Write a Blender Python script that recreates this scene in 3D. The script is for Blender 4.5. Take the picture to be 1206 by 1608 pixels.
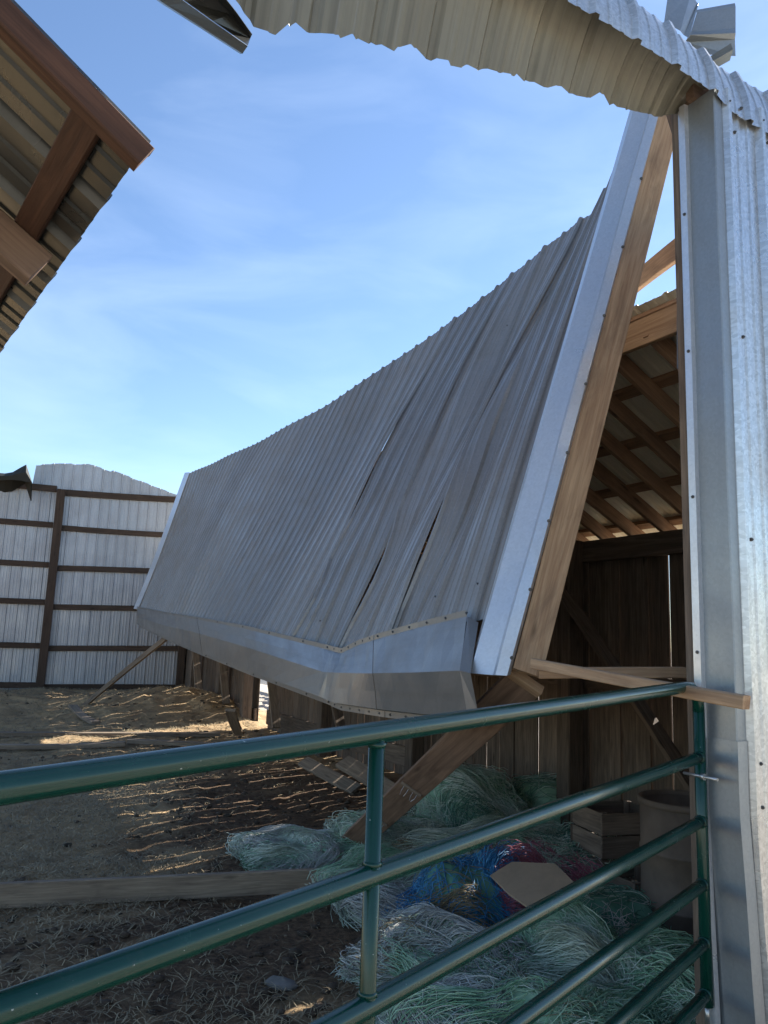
import bpy, math, random
import numpy as np
from math import sin, cos, pi, radians, sqrt
from mathutils import Matrix, Vector

for o in list(bpy.data.objects):
    bpy.data.objects.remove(o)
SC = bpy.context.scene
COL = SC.collection

# ------------------------------------------------------------------ camera
FPX, EYE, PITCH, ROLL = 1208.0, 1.75, radians(9.3), radians(2.1)
cam_data = bpy.data.cameras.new('camera')
cam = bpy.data.objects.new('camera', cam_data)
COL.objects.link(cam)
cam_data.sensor_fit = 'VERTICAL'
cam_data.sensor_height = 24.0
cam_data.lens = 24.0 * FPX / 1608.0
cam_data.clip_start = 0.05
cam_data.clip_end = 2000
CAM_R = Matrix.Rotation(pi / 2 + PITCH, 3, 'X') @ Matrix.Rotation(ROLL, 3, 'Z')
cam.matrix_world = Matrix.Translation((0, 0, EYE)) @ CAM_R.to_4x4()
SC.camera = cam

# ------------------------------------------------------------------ sky, sun, exposure
SUN_AZ, SUN_EL = radians(46.5), radians(33.0)
world = bpy.data.worlds.new('World')
SC.world = world
world.use_nodes = True
wn, wl = world.node_tree.nodes, world.node_tree.links
bg = wn['Background']
sky = wn.new('ShaderNodeTexSky')
sky.sky_type = 'NISHITA'
sky.sun_disc = False
sky.sun_elevation = SUN_EL
sky.sun_rotation = SUN_AZ
sky.air_density = 1.0
sky.altitude = 600
sky.dust_density = 0.15
sky.ozone_density = 3.0
wtc = wn.new('ShaderNodeTexCoord')
wmp = wn.new('ShaderNodeMapping')
wmp.inputs['Scale'].default_value = (1.6, 1.6, 5.0)
wmp.inputs['Rotation'].default_value = (0.15, 0.1, 0.5)
wns = wn.new('ShaderNodeTexNoise')
wns.inputs['Scale'].default_value = 2.2
wns.inputs['Detail'].default_value = 7
wns.inputs['Roughness'].default_value = 0.5
wns.inputs['Distortion'].default_value = 0.5
wrp = wn.new('ShaderNodeMapRange')
wrp.inputs['From Min'].default_value = 0.42
wrp.inputs['From Max'].default_value = 0.78
wrp.inputs['To Max'].default_value = 0.10
wmx = wn.new('ShaderNodeMix')
wmx.data_type = 'RGBA'
wmx.inputs['B'].default_value = (9.0, 10.2, 11.6, 1)
wl.new(wtc.outputs['Generated'], wmp.inputs['Vector'])
wl.new(wmp.outputs['Vector'], wns.inputs['Vector'])
wl.new(wns.outputs['Fac'], wrp.inputs['Value'])
wl.new(wrp.outputs['Result'], wmx.inputs['Factor'])
wl.new(sky.outputs['Color'], wmx.inputs['A'])
wl.new(wmx.outputs['Result'], bg.inputs['Color'])
bg.inputs['Strength'].default_value = 0.07

sun_data = bpy.data.lights.new('sun', 'SUN')
sun_data.energy = 5.0
sun_data.angle = radians(0.4)
sun_data.color = (1.0, 0.955, 0.88)
sun = bpy.data.objects.new('sun', sun_data)
COL.objects.link(sun)
SUN_DIR = Vector((sin(SUN_AZ) * cos(SUN_EL), cos(SUN_AZ) * cos(SUN_EL), sin(SUN_EL)))
sun.rotation_euler = SUN_DIR.to_track_quat('Z', 'Y').to_euler()
sun.location = (20, 20, 20)

vs = SC.view_settings
vs.view_transform = 'Standard'
vs.look = 'None'
vs.gamma = 1.0
vs.exposure = 1.78
vs.use_curve_mapping = False

# ------------------------------------------------------------------ survey helpers (real positions from sight lines)
RN = np.array(CAM_R)
EYEP = np.array([0, 0, EYE])
def ray(x, y): return RN @ np.array([(x - 603) / FPX, -(y - 804) / FPX, -1.0])
def at(x, y, d): return EYEP + ray(x, y) * d
def onplane(x, y, n, q):
    v = ray(x, y); n = np.asarray(n, float)
    return EYEP + v * ((q - n @ EYEP) / (n @ v))
def onground(x, y, z=0.0):
    v = ray(x, y); return EYEP + v * ((z - EYE) / v[2])
AZ = radians(-29.5)
A = np.array([sin(AZ), cos(AZ), 0.0])        # along the barn, away from the gate
N = np.array([A[1], -A[0], 0.0])             # across the barn, towards the sun
UP = np.array([0, 0, 1.0])
def bp(q, a, z): return N * q + A * a + UP * z   # barn coordinates -> world
A0 = 1.912                                     # front plane of the barn
QW = 5.45                                      # plank wall
rng = np.random.default_rng(7)
random.seed(7)

# value noise -----------------------------------------------------
_T = rng.random((64, 64))
def vnoise(x, y):
    x = np.asarray(x, float); y = np.asarray(y, float)
    xi = np.floor(x).astype(int); yi = np.floor(y).astype(int)
    fx = x - xi; fy = y - yi
    fx = fx * fx * (3 - 2 * fx); fy = fy * fy * (3 - 2 * fy)
    g = lambda i, j: _T[i % 64, j % 64]
    return (g(xi, yi) * (1 - fx) + g(xi + 1, yi) * fx) * (1 - fy) + (g(xi, yi + 1) * (1 - fx) + g(xi + 1, yi + 1) * fx) * fy
def fbm(x, y, o=4):
    s = 0; a = 0.5
    for k in range(o):
        s = s + a * (vnoise(x * 2 ** k + 17.3 * k, y * 2 ** k + 9.1 * k) - 0.5); a *= 0.5
    return s
def sstep(a, b, x):
    t = np.clip((np.asarray(x, float) - a) / (b - a), 0, 1); return t * t * (3 - 2 * t)

# ------------------------------------------------------------------ materials
def new_mat(name):
    m = bpy.data.materials.new(name); m.use_nodes = True
    nt = m.node_tree; b = nt.nodes['Principled BSDF']
    return m, nt.nodes, nt.links, b
def ramp(n, stops):
    r = n.new('ShaderNodeValToRGB'); e = r.color_ramp.elements
    while len(e) < len(stops): e.new(0.5)
    for el, (p, c) in zip(e, stops):
        el.position = p; el.color = (*c, 1)
    return r
def noise(n, l, vec, scale, detail=4, rough=0.55, dist=0.0):
    t = n.new('ShaderNodeTexNoise'); t.inputs['Scale'].default_value = scale
    t.inputs['Detail'].default_value = detail; t.inputs['Roughness'].default_value = rough
    t.inputs['Distortion'].default_value = dist
    if vec is not None: l.new(vec, t.inputs['Vector'])
    return t
def mapping(n, l, src, scale, loc=None):
    m = n.new('ShaderNodeMapping'); m.inputs['Scale'].default_value = scale
    l.new(src, m.inputs['Vector'])
    if loc is not None: l.new(loc, m.inputs['Location'])
    return m
def mixc(n, l, fac, a, b, mode='MIX'):
    m = n.new('ShaderNodeMix'); m.data_type = 'RGBA'; m.blend_type = mode
    for k, v in (('Factor', fac), ('A', a), ('B', b)):
        if isinstance(v, (int, float)): m.inputs[k].default_value = v
        elif isinstance(v, tuple): m.inputs[k].default_value = (*v, 1)
        else: l.new(v, m.inputs[k])
    return m.outputs['Result']
def maprange(n, l, v, a, b, c, d):
    m = n.new('ShaderNodeMapRange')
    for k, x in (('From Min', a), ('From Max', b), ('To Min', c), ('To Max', d)): m.inputs[k].default_value = x
    l.new(v, m.inputs['Value']); return m.outputs['Result']
def bump(n, l, h, strength, dist, b):
    m = n.new('ShaderNodeBump'); m.inputs['Strength'].default_value = strength
    m.inputs['Distance'].default_value = dist
    l.new(h, m.inputs['Height']); l.new(m.outputs['Normal'], b.inputs['Normal'])

def metal(name, col, dirt, metallic=0.7, rough=0.42, dirtamt=0.5, spangle=0.5, streak=6.0):
    """ribbed sheet: UV u = across, v = along the rib, in metres"""
    m, n, l, b = new_mat(name)
    uv = n.new('ShaderNodeUVMap').outputs['UV']
    oi = n.new('ShaderNodeObjectInfo')
    cmb = n.new('ShaderNodeCombineXYZ')
    mr = n.new('ShaderNodeMath'); mr.operation = 'MULTIPLY'; mr.inputs[1].default_value = 40
    l.new(oi.outputs['Random'], mr.inputs[0]); l.new(mr.outputs[0], cmb.inputs['X']); l.new(mr.outputs[0], cmb.inputs['Y'])
    mp = mapping(n, l, uv, (streak * 3, streak * 0.12, 1), cmb.outputs[0])
    st = noise(n, l, mp.outputs[0], 1.6, 5, 0.6)
    mp2 = mapping(n, l, uv, (1, 1, 1), cmb.outputs[0])
    bl = noise(n, l, mp2.outputs[0], 2.3, 5, 0.6, 0.4)
    sp = n.new('ShaderNodeTexVoronoi'); sp.inputs['Scale'].default_value = 90; l.new(mp2.outputs[0], sp.inputs['Vector'])
    f1 = maprange(n, l, st.outputs['Fac'], 0.45, 0.75, 0, dirtamt)
    f2 = maprange(n, l, bl.outputs['Fac'], 0.45, 0.8, 0, dirtamt * 0.8)
    c = mixc(n, l, f1, col, dirt)
    c = mixc(n, l, f2, c, dirt)
    v = maprange(n, l, oi.outputs['Random'], 0, 1, 0.9, 1.08)
    hs = n.new('ShaderNodeHueSaturation'); l.new(v, hs.inputs['Value']); l.new(c, hs.inputs['Color'])
    spv = maprange(n, l, sp.outputs['Color'], 0, 1, 1 - 0.22 * spangle, 1 + 0.18 * spangle)
    vm = n.new('ShaderNodeVectorMath'); vm.operation = 'SCALE'
    l.new(hs.outputs['Color'], vm.inputs[0]); l.new(spv, vm.inputs['Scale'])
    l.new(vm.outputs[0], b.inputs['Base Color'])
    b.inputs['Metallic'].default_value = metallic
    l.new(maprange(n, l, bl.outputs['Fac'], 0.3, 0.75, rough - 0.08, rough + 0.16), b.inputs['Roughness'])
    bump(n, l, bl.outputs['Fac'], 0.25, 0.012, b)
    return m
def wood(name, light, dark, rough=0.75, grain=1.0, stain=0.35, staincol=(0.05, 0.035, 0.025), spec=0.25):
    """object-space grain along local X"""
    m, n, l, b = new_mat(name)
    tc = n.new('ShaderNodeTexCoord'); oi = n.new('ShaderNodeObjectInfo')
    cmb = n.new('ShaderNodeCombineXYZ')
    mr = n.new('ShaderNodeMath'); mr.operation = 'MULTIPLY'; mr.inputs[1].default_value = 53
    l.new(oi.outputs['Random'], mr.inputs[0])
    for k in 'XYZ': l.new(mr.outputs[0], cmb.inputs[k])
    mp = mapping(n, l, tc.outputs['Object'], (1.1, 16, 16), cmb.outputs[0])
    g = noise(n, l, mp.outputs[0], 1.3, 6, 0.6, 1.4)
    mpf = mapping(n, l, tc.outputs['Object'], (5, 120, 120), cmb.outputs[0])
    gf = noise(n, l, mpf.outputs[0], 1.0, 4, 0.6)
    mp2 = mapping(n, l, tc.outputs['Object'], (1.6, 4, 4), cmb.outputs[0])
    s = noise(n, l, mp2.outputs[0], 1.6, 5, 0.6, 0.6)
    r = ramp(n, [(0.32, dark), (0.5, tuple((x + y) / 2 for x, y in zip(light, dark))), (0.68, light)])
    l.new(g.outputs['Fac'], r.inputs['Fac'])
    c = mixc(n, l, maprange(n, l, gf.outputs['Fac'], 0.4, 0.75, 0, 0.45 * grain), r.outputs['Color'], tuple(x * 0.55 for x in dark))
    c = mixc(n, l, maprange(n, l, s.outputs['Fac'], 0.5, 0.78, 0, stain), c, staincol)
    # knots
    kn = n.new('ShaderNodeTexVoronoi'); kn.inputs['Scale'].default_value = 1.0; kn.feature = 'F1'
    mpk = mapping(n, l, tc.outputs['Object'], (2.2, 9, 9), cmb.outputs[0]); l.new(mpk.outputs[0], kn.inputs['Vector'])
    c = mixc(n, l, maprange(n, l, kn.outputs['Distance'], 0.05, 0.16, 0.7, 0), c, tuple(x * 0.35 for x in dark))
    hs = n.new('ShaderNodeHueSaturation'); l.new(c, hs.inputs['Color'])
    l.new(maprange(n, l, oi.outputs['Random'], 0, 1, 0.78, 1.18), hs.inputs['Value'])
    l.new(hs.outputs['Color'], b.inputs['Base Color'])
    b.inputs['Roughness'].default_value = rough
    b.inputs['Specular IOR Level'].default_value = spec
    ad = n.new('ShaderNodeMath'); ad.operation = 'ADD'
    l.new(g.outputs['Fac'], ad.inputs[0]); l.new(gf.outputs['Fac'], ad.inputs[1])
    bump(n, l, ad.outputs[0], 0.35, 0.004, b)
    return m
def twine(name, stops, rough=0.55):
    m, n, l, b = new_mat(name)
    g = n.new('ShaderNodeNewGeometry')
    r = ramp(n, stops)
    tc = n.new('ShaderNodeTexCoord')
    ns = noise(n, l, tc.outputs['Object'], 3.5, 3, 0.5)
    ad = n.new('ShaderNodeMath'); ad.operation = 'MULTIPLY_ADD'; ad.inputs[1].default_value = 0.55
    l.new(g.outputs['Random Per Island'], ad.inputs[0])
    l.new(maprange(n, l, ns.outputs['Fac'], 0.3, 0.7, 0, 0.45), ad.inputs[2])
    l.new(ad.outputs[0], r.inputs['Fac'])
    l.new(r.outputs['Color'], b.inputs['Base Color'])
    b.inputs['Roughness'].default_value = rough
    b.inputs['Specular IOR Level'].default_value = 0.3
    return m
def plain(name, col, rough=0.6, metallic=0.0, var=0.25, scale=6.0, bumpd=0.002, spec=0.4):
    m, n, l, b = new_mat(name)
    tc = n.new('ShaderNodeTexCoord')
    ns = noise(n, l, tc.outputs['Object'], scale, 6, 0.6, 0.3)
    r = ramp(n, [(0.25, tuple(x * (1 - var) for x in col)), (0.75, tuple(min(1, x * (1 + var)) for x in col))])
    l.new(ns.outputs['Fac'], r.inputs['Fac']); l.new(r.outputs['Color'], b.inputs['Base Color'])
    b.inputs['Roughness'].default_value = rough; b.inputs['Metallic'].default_value = metallic
    b.inputs['Specular IOR Level'].default_value = spec
    bump(n, l, ns.outputs['Fac'], 0.3, bumpd, b)
    return m

M = {}
M['roof_grey'] = metal('weathered grey roofing', (0.245, 0.232, 0.22), (0.18, 0.15, 0.122), 0.42, 0.38, 0.55, 0.35)
M['eave_grey'] = metal('grey eave flashing', (0.215, 0.21, 0.203), (0.165, 0.15, 0.132), 0.42, 0.36, 0.5, 0.2, 2.0)
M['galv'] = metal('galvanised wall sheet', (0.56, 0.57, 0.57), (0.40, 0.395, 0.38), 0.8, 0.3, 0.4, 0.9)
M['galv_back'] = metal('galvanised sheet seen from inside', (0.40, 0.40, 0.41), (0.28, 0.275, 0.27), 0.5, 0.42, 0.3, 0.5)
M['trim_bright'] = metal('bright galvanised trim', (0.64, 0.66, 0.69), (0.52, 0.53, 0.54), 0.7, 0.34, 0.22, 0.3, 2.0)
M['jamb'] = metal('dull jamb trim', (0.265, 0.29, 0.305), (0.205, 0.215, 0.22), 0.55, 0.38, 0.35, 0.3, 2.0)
M['beige'] = metal('beige painted sheet underside', (0.18, 0.165, 0.122), (0.07, 0.063, 0.046), 0.2, 0.42, 0.7, 0.1)
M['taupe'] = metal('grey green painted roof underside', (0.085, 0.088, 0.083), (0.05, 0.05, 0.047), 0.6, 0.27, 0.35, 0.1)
M['lean_under'] = metal('pale lean-to roof underside', (0.78, 0.72, 0.56), (0.58, 0.50, 0.36), 0.0, 0.5, 0.5, 0.1)
M['wood_new'] = wood('fresh tan lumber', (0.44, 0.29, 0.17), (0.27, 0.16, 0.09), 0.75, 0.9, 0.65, (0.09, 0.06, 0.042))
M['wood_brown'] = wood('red brown lumber', (0.11, 0.052, 0.03), (0.048, 0.023, 0.014), 0.68, 0.8, 0.5, (0.05, 0.022, 0.012))
M['wood_rafter'] = wood('brown rafters', (0.235, 0.15, 0.10), (0.125, 0.078, 0.052), 0.78, 0.9, 0.5)
M['wood_grey'] = wood('weathered grey brown board', (0.30, 0.23, 0.16), (0.15, 0.11, 0.08), 0.85, 1.0, 0.4)
M['wood_dark'] = wood('dark old planks', (0.205, 0.15, 0.108), (0.09, 0.066, 0.048), 0.88, 1.0, 0.45, (0.03, 0.024, 0.02))
M['wood_lean'] = wood('warm lean-to framing', (0.42, 0.26, 0.155), (0.25, 0.145, 0.085), 0.75, 0.7, 0.3)
M['wood_girt'] = wood('brown girts', (0.095, 0.062, 0.042), (0.05, 0.032, 0.022), 0.8, 0.9, 0.4)
M['white_paint'] = wood('white painted boards', (0.80, 0.79, 0.76), (0.68, 0.66, 0.62), 0.6, 0.2, 0.15, (0.4, 0.36, 0.3))
M['screw'] = plain('dark screw heads', (0.10, 0.10, 0.10), 0.5, 0.6)
M['black'] = plain('black rubber', (0.015, 0.016, 0.018), 0.7)
M['nail'] = plain('bent nails', (0.42, 0.40, 0.38), 0.4, 0.8)
M['rust'] = plain('brown fibre drum', (0.115, 0.085, 0.062), 0.75, 0.0, 0.3, 7)
M['card'] = plain('tan cardboard', (0.25, 0.185, 0.125), 0.9, 0.0, 0.15, 9)
M['flash_dark'] = plain('dark bent flashing', (0.10, 0.11, 0.12), 0.5, 0.4)
M['steel'] = plain('zinc bolt', (0.45, 0.45, 0.44), 0.35, 0.9)
M['tarp'] = plain('dark tarp', (0.02, 0.021, 0.019), 0.8)
M['stone'] = plain('grey stone', (0.13, 0.12, 0.11), 0.9, 0, 0.4, 9, 0.01)

def green_paint():
    m, n, l, b = new_mat('green enamel tube paint')
    tc = n.new('ShaderNodeTexCoord')
    a = noise(n, l, tc.outputs['Object'], 14, 5, 0.6)
    s = noise(n, l, mapping(n, l, tc.outputs['Object'], (6, 60, 60)).outputs[0], 2, 3, 0.6)
    c = mixc(n, l, maprange(n, l, a.outputs['Fac'], 0.5, 0.8, 0, 0.5), (0.002, 0.036, 0.025), (0.008, 0.05, 0.037))
    c = mixc(n, l, maprange(n, l, s.outputs['Fac'], 0.72, 0.75, 0, 0.7), c, (0.38, 0.42, 0.40))
    dd = noise(n, l, mapping(n, l, tc.outputs['Object'], (2, 9, 9)).outputs[0], 3, 6, 0.7, 1.0)
    c = mixc(n, l, maprange(n, l, dd.outputs['Fac'], 0.58, 0.8, 0, 0.3), c, (0.05, 0.06, 0.045))
    l.new(c, b.inputs['Base Color'])
    l.new(maprange(n, l, a.outputs['Fac'], 0.3, 0.7, 0.16, 0.30), b.inputs['Roughness'])
    b.inputs['Coat Weight'].default_value = 0.1
    b.inputs['Specular IOR Level'].default_value = 0.4
    b.inputs['Coat Roughness'].default_value = 0.15
    bump(n, l, a.outputs['Fac'], 0.06, 0.002, b)
    return m
M['green'] = green_paint()
M['tw_green'] = twine('green twine', [(0.0, (0.06, 0.15, 0.085)), (0.35, (0.17, 0.33, 0.20)), (0.7, (0.36, 0.52, 0.36)), (1.0, (0.62, 0.68, 0.55))])
M['tw_pale'] = twine('faded green twine', [(0.0, (0.14, 0.19, 0.14)), (0.4, (0.37, 0.44, 0.34)), (0.8, (0.58, 0.63, 0.53)), (1.0, (0.74, 0.75, 0.68))])
M['tw_grey'] = twine('grey white twine', [(0.0, (0.15, 0.145, 0.13)), (0.4, (0.40, 0.40, 0.37)), (0.8, (0.60, 0.60, 0.56)), (1.0, (0.78, 0.77, 0.73))])
M['tw_blue'] = twine('blue twine', [(0.0, (0.02, 0.075, 0.17)), (0.45, (0.04, 0.20, 0.42)), (0.8, (0.10, 0.33, 0.52)), (1.0, (0.05, 0.40, 0.34))])
M['tw_red'] = twine('faded red twine', [(0.0, (0.13, 0.035, 0.045)), (0.5, (0.34, 0.10, 0.13)), (1.0, (0.52, 0.25, 0.29))])
M['tw_dark'] = twine('dark green twine', [(0.0, (0.03, 0.085, 0.06)), (0.5, (0.08, 0.21, 0.145)), (1.0, (0.22, 0.38, 0.29))])
M['straw'] = twine('dry straw', [(0.0, (0.10, 0.075, 0.045)), (0.5, (0.24, 0.19, 0.115)), (0.9, (0.40, 0.31, 0.18)), (1.0, (0.47, 0.38, 0.24))], 0.8)

def ground_mat():
    m, n, l, b = new_mat('trampled yard soil')
    at_ = n.new('ShaderNodeAttribute'); at_.attribute_name = 'straw_cover'
    tc = n.new('ShaderNodeTexCoord')
    a = noise(n, l, tc.outputs['Object'], 1.7, 8, 0.62, 0.3)
    f = noise(n, l, tc.outputs['Object'], 18, 6, 0.7, 0.6)
    f2 = noise(n, l, mapping(n, l, tc.outputs['Object'], (26, 70, 20)).outputs[0], 1.5, 6, 0.75, 2.5)
    soil = ramp(n, [(0.3, (0.036, 0.022, 0.013)), (0.55, (0.15, 0.092, 0.052)), (0.8, (0.32, 0.205, 0.115))])
    l.new(f.outputs['Fac'], soil.inputs['Fac'])
    strw = ramp(n, [(0.28, (0.25, 0.155, 0.08)), (0.5, (0.46, 0.315, 0.17)), (0.72, (0.60, 0.44, 0.25))])
    l.new(f2.outputs['Fac'], strw.inputs['Fac'])
    add = n.new('ShaderNodeMath'); add.operation = 'ADD'
    l.new(at_.outputs['Fac'], add.inputs[0])
    l.new(maprange(n, l, a.outputs['Fac'], 0.3, 0.7, -0.35, 0.35), add.inputs[1])
    fac = maprange(n, l, add.outputs[0], 0.3, 0.8, 0, 1)
    c = mixc(n, l, fac, soil.outputs['Color'], strw.outputs['Color'])
    bounce_at = n.new('ShaderNodeAttribute'); bounce_at.attribute_name = 'bounce_cover'
    bounce_col = ramp(n, [(0.3, (0.36, 0.31, 0.25)), (0.7, (0.56, 0.50, 0.42))]); l.new(f.outputs['Fac'], bounce_col.inputs['Fac'])  # pale tone of the ground added as warm bounce fill
    c = mixc(n, l, bounce_at.outputs['Fac'], c, bounce_col.outputs['Color'])
    l.new(c, b.inputs['Base Color'])
    b.inputs['Roughness'].default_value = 0.92
    b.inputs['Specular IOR Level'].default_value = 0.2
    ad = n.new('ShaderNodeMath'); ad.operation = 'ADD'
    l.new(f.outputs['Fac'], ad.inputs[0]); l.new(f2.outputs['Fac'], ad.inputs[1])
    bump(n, l, ad.outputs[0], 0.8, 0.03, b)
    return m
M['ground'] = ground_mat()

# ------------------------------------------------------------------ object helpers
def loc_of(parent):
    p = Vector((0, 0, 0))
    while parent is not None:
        p = p + parent.location; parent = parent.parent
    return p
def tag(o, label=None, cat=None, group=None, kind=None):
    if label: o['label'] = label
    if cat: o['category'] = cat
    if group: o['group'] = group
    if kind: o['kind'] = kind
    return o
def thing(name, loc, label, cat, group=None):
    o = bpy.data.objects.new(name, None); COL.objects.link(o)
    o.location = Vector(loc); o.empty_display_size = 0.1
    return tag(o, label, cat, group)
def link(name, mesh, mat, parent=None, smooth=False):
    if mat is not None and not mesh.materials: mesh.materials.append(mat)
    o = bpy.data.objects.new(name, mesh); COL.objects.link(o)
    if parent is not None: o.parent = parent
    if smooth:
        for p in mesh.polygons: p.use_smooth = True
    return o
def raw(name, verts, faces, mat, parent=None, smooth=False, uvs=None, solid=0.0, origin=None):
    """mesh from world-space verts"""
    off = np.array(loc_of(parent)) if parent is not None else np.zeros(3)
    lo = np.zeros(3)
    if origin is not None: lo = np.array(origin, float) - off
    V = np.asarray(verts, float) - off - lo
    me = bpy.data.meshes.new(name)
    me.from_pydata(V.tolist(), [], [tuple(f) for f in faces])
    if uvs is not None:
        ul = me.uv_layers.new(name='UVMap')
        li = np.zeros(len(me.loops), dtype=np.int32); me.loops.foreach_get('vertex_index', li)
        ul.data.foreach_set('uv', np.asarray(uvs, np.float32)[li].ravel())
    me.update()
    o = link(name, me, mat, parent, smooth)
    o.location = Vector(lo)
    if solid:
        md = o.modifiers.new('thickness', 'SOLIDIFY'); md.thickness = solid; md.offset = 0
    return o

_beam_cache = {}
def beam_mesh(L, w, t, ch, seed=0, warp=0.0):
    """chamfered timber, length along X centred, w along Y, t along Z"""
    r = np.random.default_rng(seed)
    ns = 6 if warp else 1
    xs = np.linspace(-L / 2, L / 2, ns + 1)
    ring = [(-w/2+ch, -t/2), (w/2-ch, -t/2), (w/2, -t/2+ch), (w/2, t/2-ch), (w/2-ch, t/2), (-w/2+ch, t/2), (-w/2, t/2-ch), (-w/2, -t/2+ch)]
    V = []; Fc = []
    b1, b2 = (r.random(2) - .5) * 2 * warp
    for i, x in enumerate(xs):
        s = x / L * 2
        dy = b1 * (1 - s * s); dz = b2 * (1 - s * s)
        for (y, z) in ring: V.append((x + (r.random() - .5) * 0.004 * (i in (0, ns)), y + dy, z + dz))
    for i in range(ns):
        for k in range(8):
            a = i * 8 + k; c = i * 8 + (k + 1) % 8
            Fc.append((a, c, c + 8, a + 8))
    Fc.append(tuple(reversed(range(8)))); Fc.append(tuple(range(ns * 8, ns * 8 + 8)))
    me = bpy.data.meshes.new('beam'); me.from_pydata(V, [], Fc); me.update()
    return me
def beam(name, p0, p1, w, t, mat, parent=None, up=(0, 0, 1), ch=0.004, warp=0.0, seed=None):
    """timber from p0 to p1 (centre line); t measured along `up`, w sideways"""
    p0 = Vector(p0); p1 = Vector(p1); L = (p1 - p0).length
    x = (p1 - p0).normalized(); z = Vector(up) - x * Vector(up).dot(x)
    if z.length < 1e-4: z = Vector((1, 0, 0)) - x * x.x
    z.normalize(); y = z.cross(x)
    me = beam_mesh(L, w, t, min(ch, t * 0.3, w * 0.3), random.randrange(10**6) if seed is None else seed, warp)
    me.name = name
    o = link(name, me, mat, parent)
    m = Matrix((x, y, z)).transposed().to_4x4()
    m.translation = (p0 + p1) / 2 - loc_of(parent)
    o.matrix_local = m
    return o
def tube_geo(pts, rad, sides=12, caps=True):
    P = [np.asarray(p, float) for p in pts]; n = len(P)
    V = []; Fc = []
    ref = np.array([0.3, 0.2, 1.0])
    for i, p in enumerate(P):
        t = P[min(i + 1, n - 1)] - P[max(i - 1, 0)]; t /= np.linalg.norm(t)
        u = np.cross(t, ref); u /= np.linalg.norm(u); v = np.cross(t, u)
        r = rad[i] if hasattr(rad, '__len__') else rad
        for k in range(sides):
            a = 2 * pi * k / sides
            V.append(p + (u * cos(a) + v * sin(a)) * r)
    for i in range(n - 1):
        for k in range(sides):
            Fc.append((i * sides + k, i * sides + (k + 1) % sides, (i + 1) * sides + (k + 1) % sides, (i + 1) * sides + k))
    if caps:
        Fc.append(tuple(reversed(range(sides)))); Fc.append(tuple((n - 1) * sides + k for k in range(sides)))
    return V, Fc
def tube(name, pts, rad, mat, parent=None, sides=14):
    V, Fc = tube_geo(pts, rad, sides); o = raw(name, V, Fc, mat, parent, origin=np.mean(np.array(pts), axis=0))
    for p in o.data.polygons: p.use_smooth = len(p.vertices) == 4
    return o
def merged(name, geos, mat, parent=None, smooth=False, kind=None):
    V = []; Fc = []
    for v, f in geos:
        b = len(V); V.extend(v); Fc.extend([tuple(i + b for i in q) for q in f])
    o = raw(name, V, Fc, mat, parent, smooth)
    if kind: o['kind'] = kind
    return o
def screw_geo(p, n, r=0.008, h=0.006):
    r = r * 0.75
    n = np.asarray(n, float); n /= np.linalg.norm(n); p = np.asarray(p, float)
    return tube_geo([p - n * 0.004, p + n * 0.001, p + n * 0.0015, p + n * h], [r * 1.4, r * 1.4, r * 0.8, r * 0.75], 7)

PITCH_M = 0.2286
PROF = [(0, 0), (0.014, 1), (0.034, 1), (0.048, 0), (0.095, 0), (0.102, 0.2), (0.114, 0.2), (0.121, 0), (0.160, 0), (0.167, 0.2), (0.179, 0.2), (0.186, 0)]
def rib_cols(npitch, hgt=0.019, pitch=PITCH_M, lap=True):
    k = pitch / PITCH_M; cols = []
    for i in range(npitch):
        for (u, h) in PROF: cols.append((i * pitch + u * k, h * hgt))
    if lap:
        for (u, h) in PROF[:4]: cols.append((npitch * pitch + u * k, h * hgt))
    else: cols.append((npitch * pitch, 0))
    return cols
def sheet(name, S, u0, npitch, vrow, mat, parent, side=1.0, hgt=0.019, pitch=PITCH_M, lap=True, lift=0.0, vmax=None, vmin=None, solid=0.0012, origin=None, vlen=1.0):
    """ribbed sheet on a surface S(u, v); ribs stand out along side * dS/du x dS/dv"""
    cols = rib_cols(npitch, hgt, pitch, lap)
    V = []; UV = []; nv = len(vrow)
    for (u, h) in cols:
        hi = vmax(u0 + u) if vmax else 1.0; lo_ = vmin(u0 + u) if vmin else 0.0
        for v in vrow:
            vv = lo_ + (hi - lo_) * v; uu = u0 + u
            p = S(uu, vv); e = 1e-3
            n_ = np.cross(S(uu + e, vv) - S(uu - e, vv), S(uu, min(vv + .01, 1)) - S(uu, min(vv + .01, 1) - .02))
            n_ = n_ / (np.linalg.norm(n_) + 1e-12) * side
            V.append(p + n_ * (h + lift)); UV.append((uu, vv * vlen))
    Fc = [(i * nv + j, (i + 1) * nv + j, (i + 1) * nv + j + 1, i * nv + j + 1) for i in range(len(cols) - 1) for j in range(nv - 1)]
    return raw(name, V, Fc, mat, parent, uvs=UV, solid=solid, origin=origin)
def loft(name, lines, mat, parent, solid=0.0015, smooth=False):
    """strip of quads between polylines with equal point counts; flat faces keep folds crisp"""
    V = []; UV = []; n = len(lines[0]); acc = 0
    for j, L in enumerate(lines):
        if j: acc += np.linalg.norm(np.array(L[0]) - np.array(lines[j - 1][0]))
        s = 0
        for i, p in enumerate(L):
            if i: s += np.linalg.norm(np.array(p) - np.array(L[i - 1]))
            V.append(p); UV.append((acc, s))
    Fc = [(j * n + i, j * n + i + 1, (j + 1) * n + i + 1, (j + 1) * n + i) for j in range(len(lines) - 1) for i in range(n - 1)]
    return raw(name, V, Fc, mat, parent, smooth, uvs=UV, solid=solid)
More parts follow.
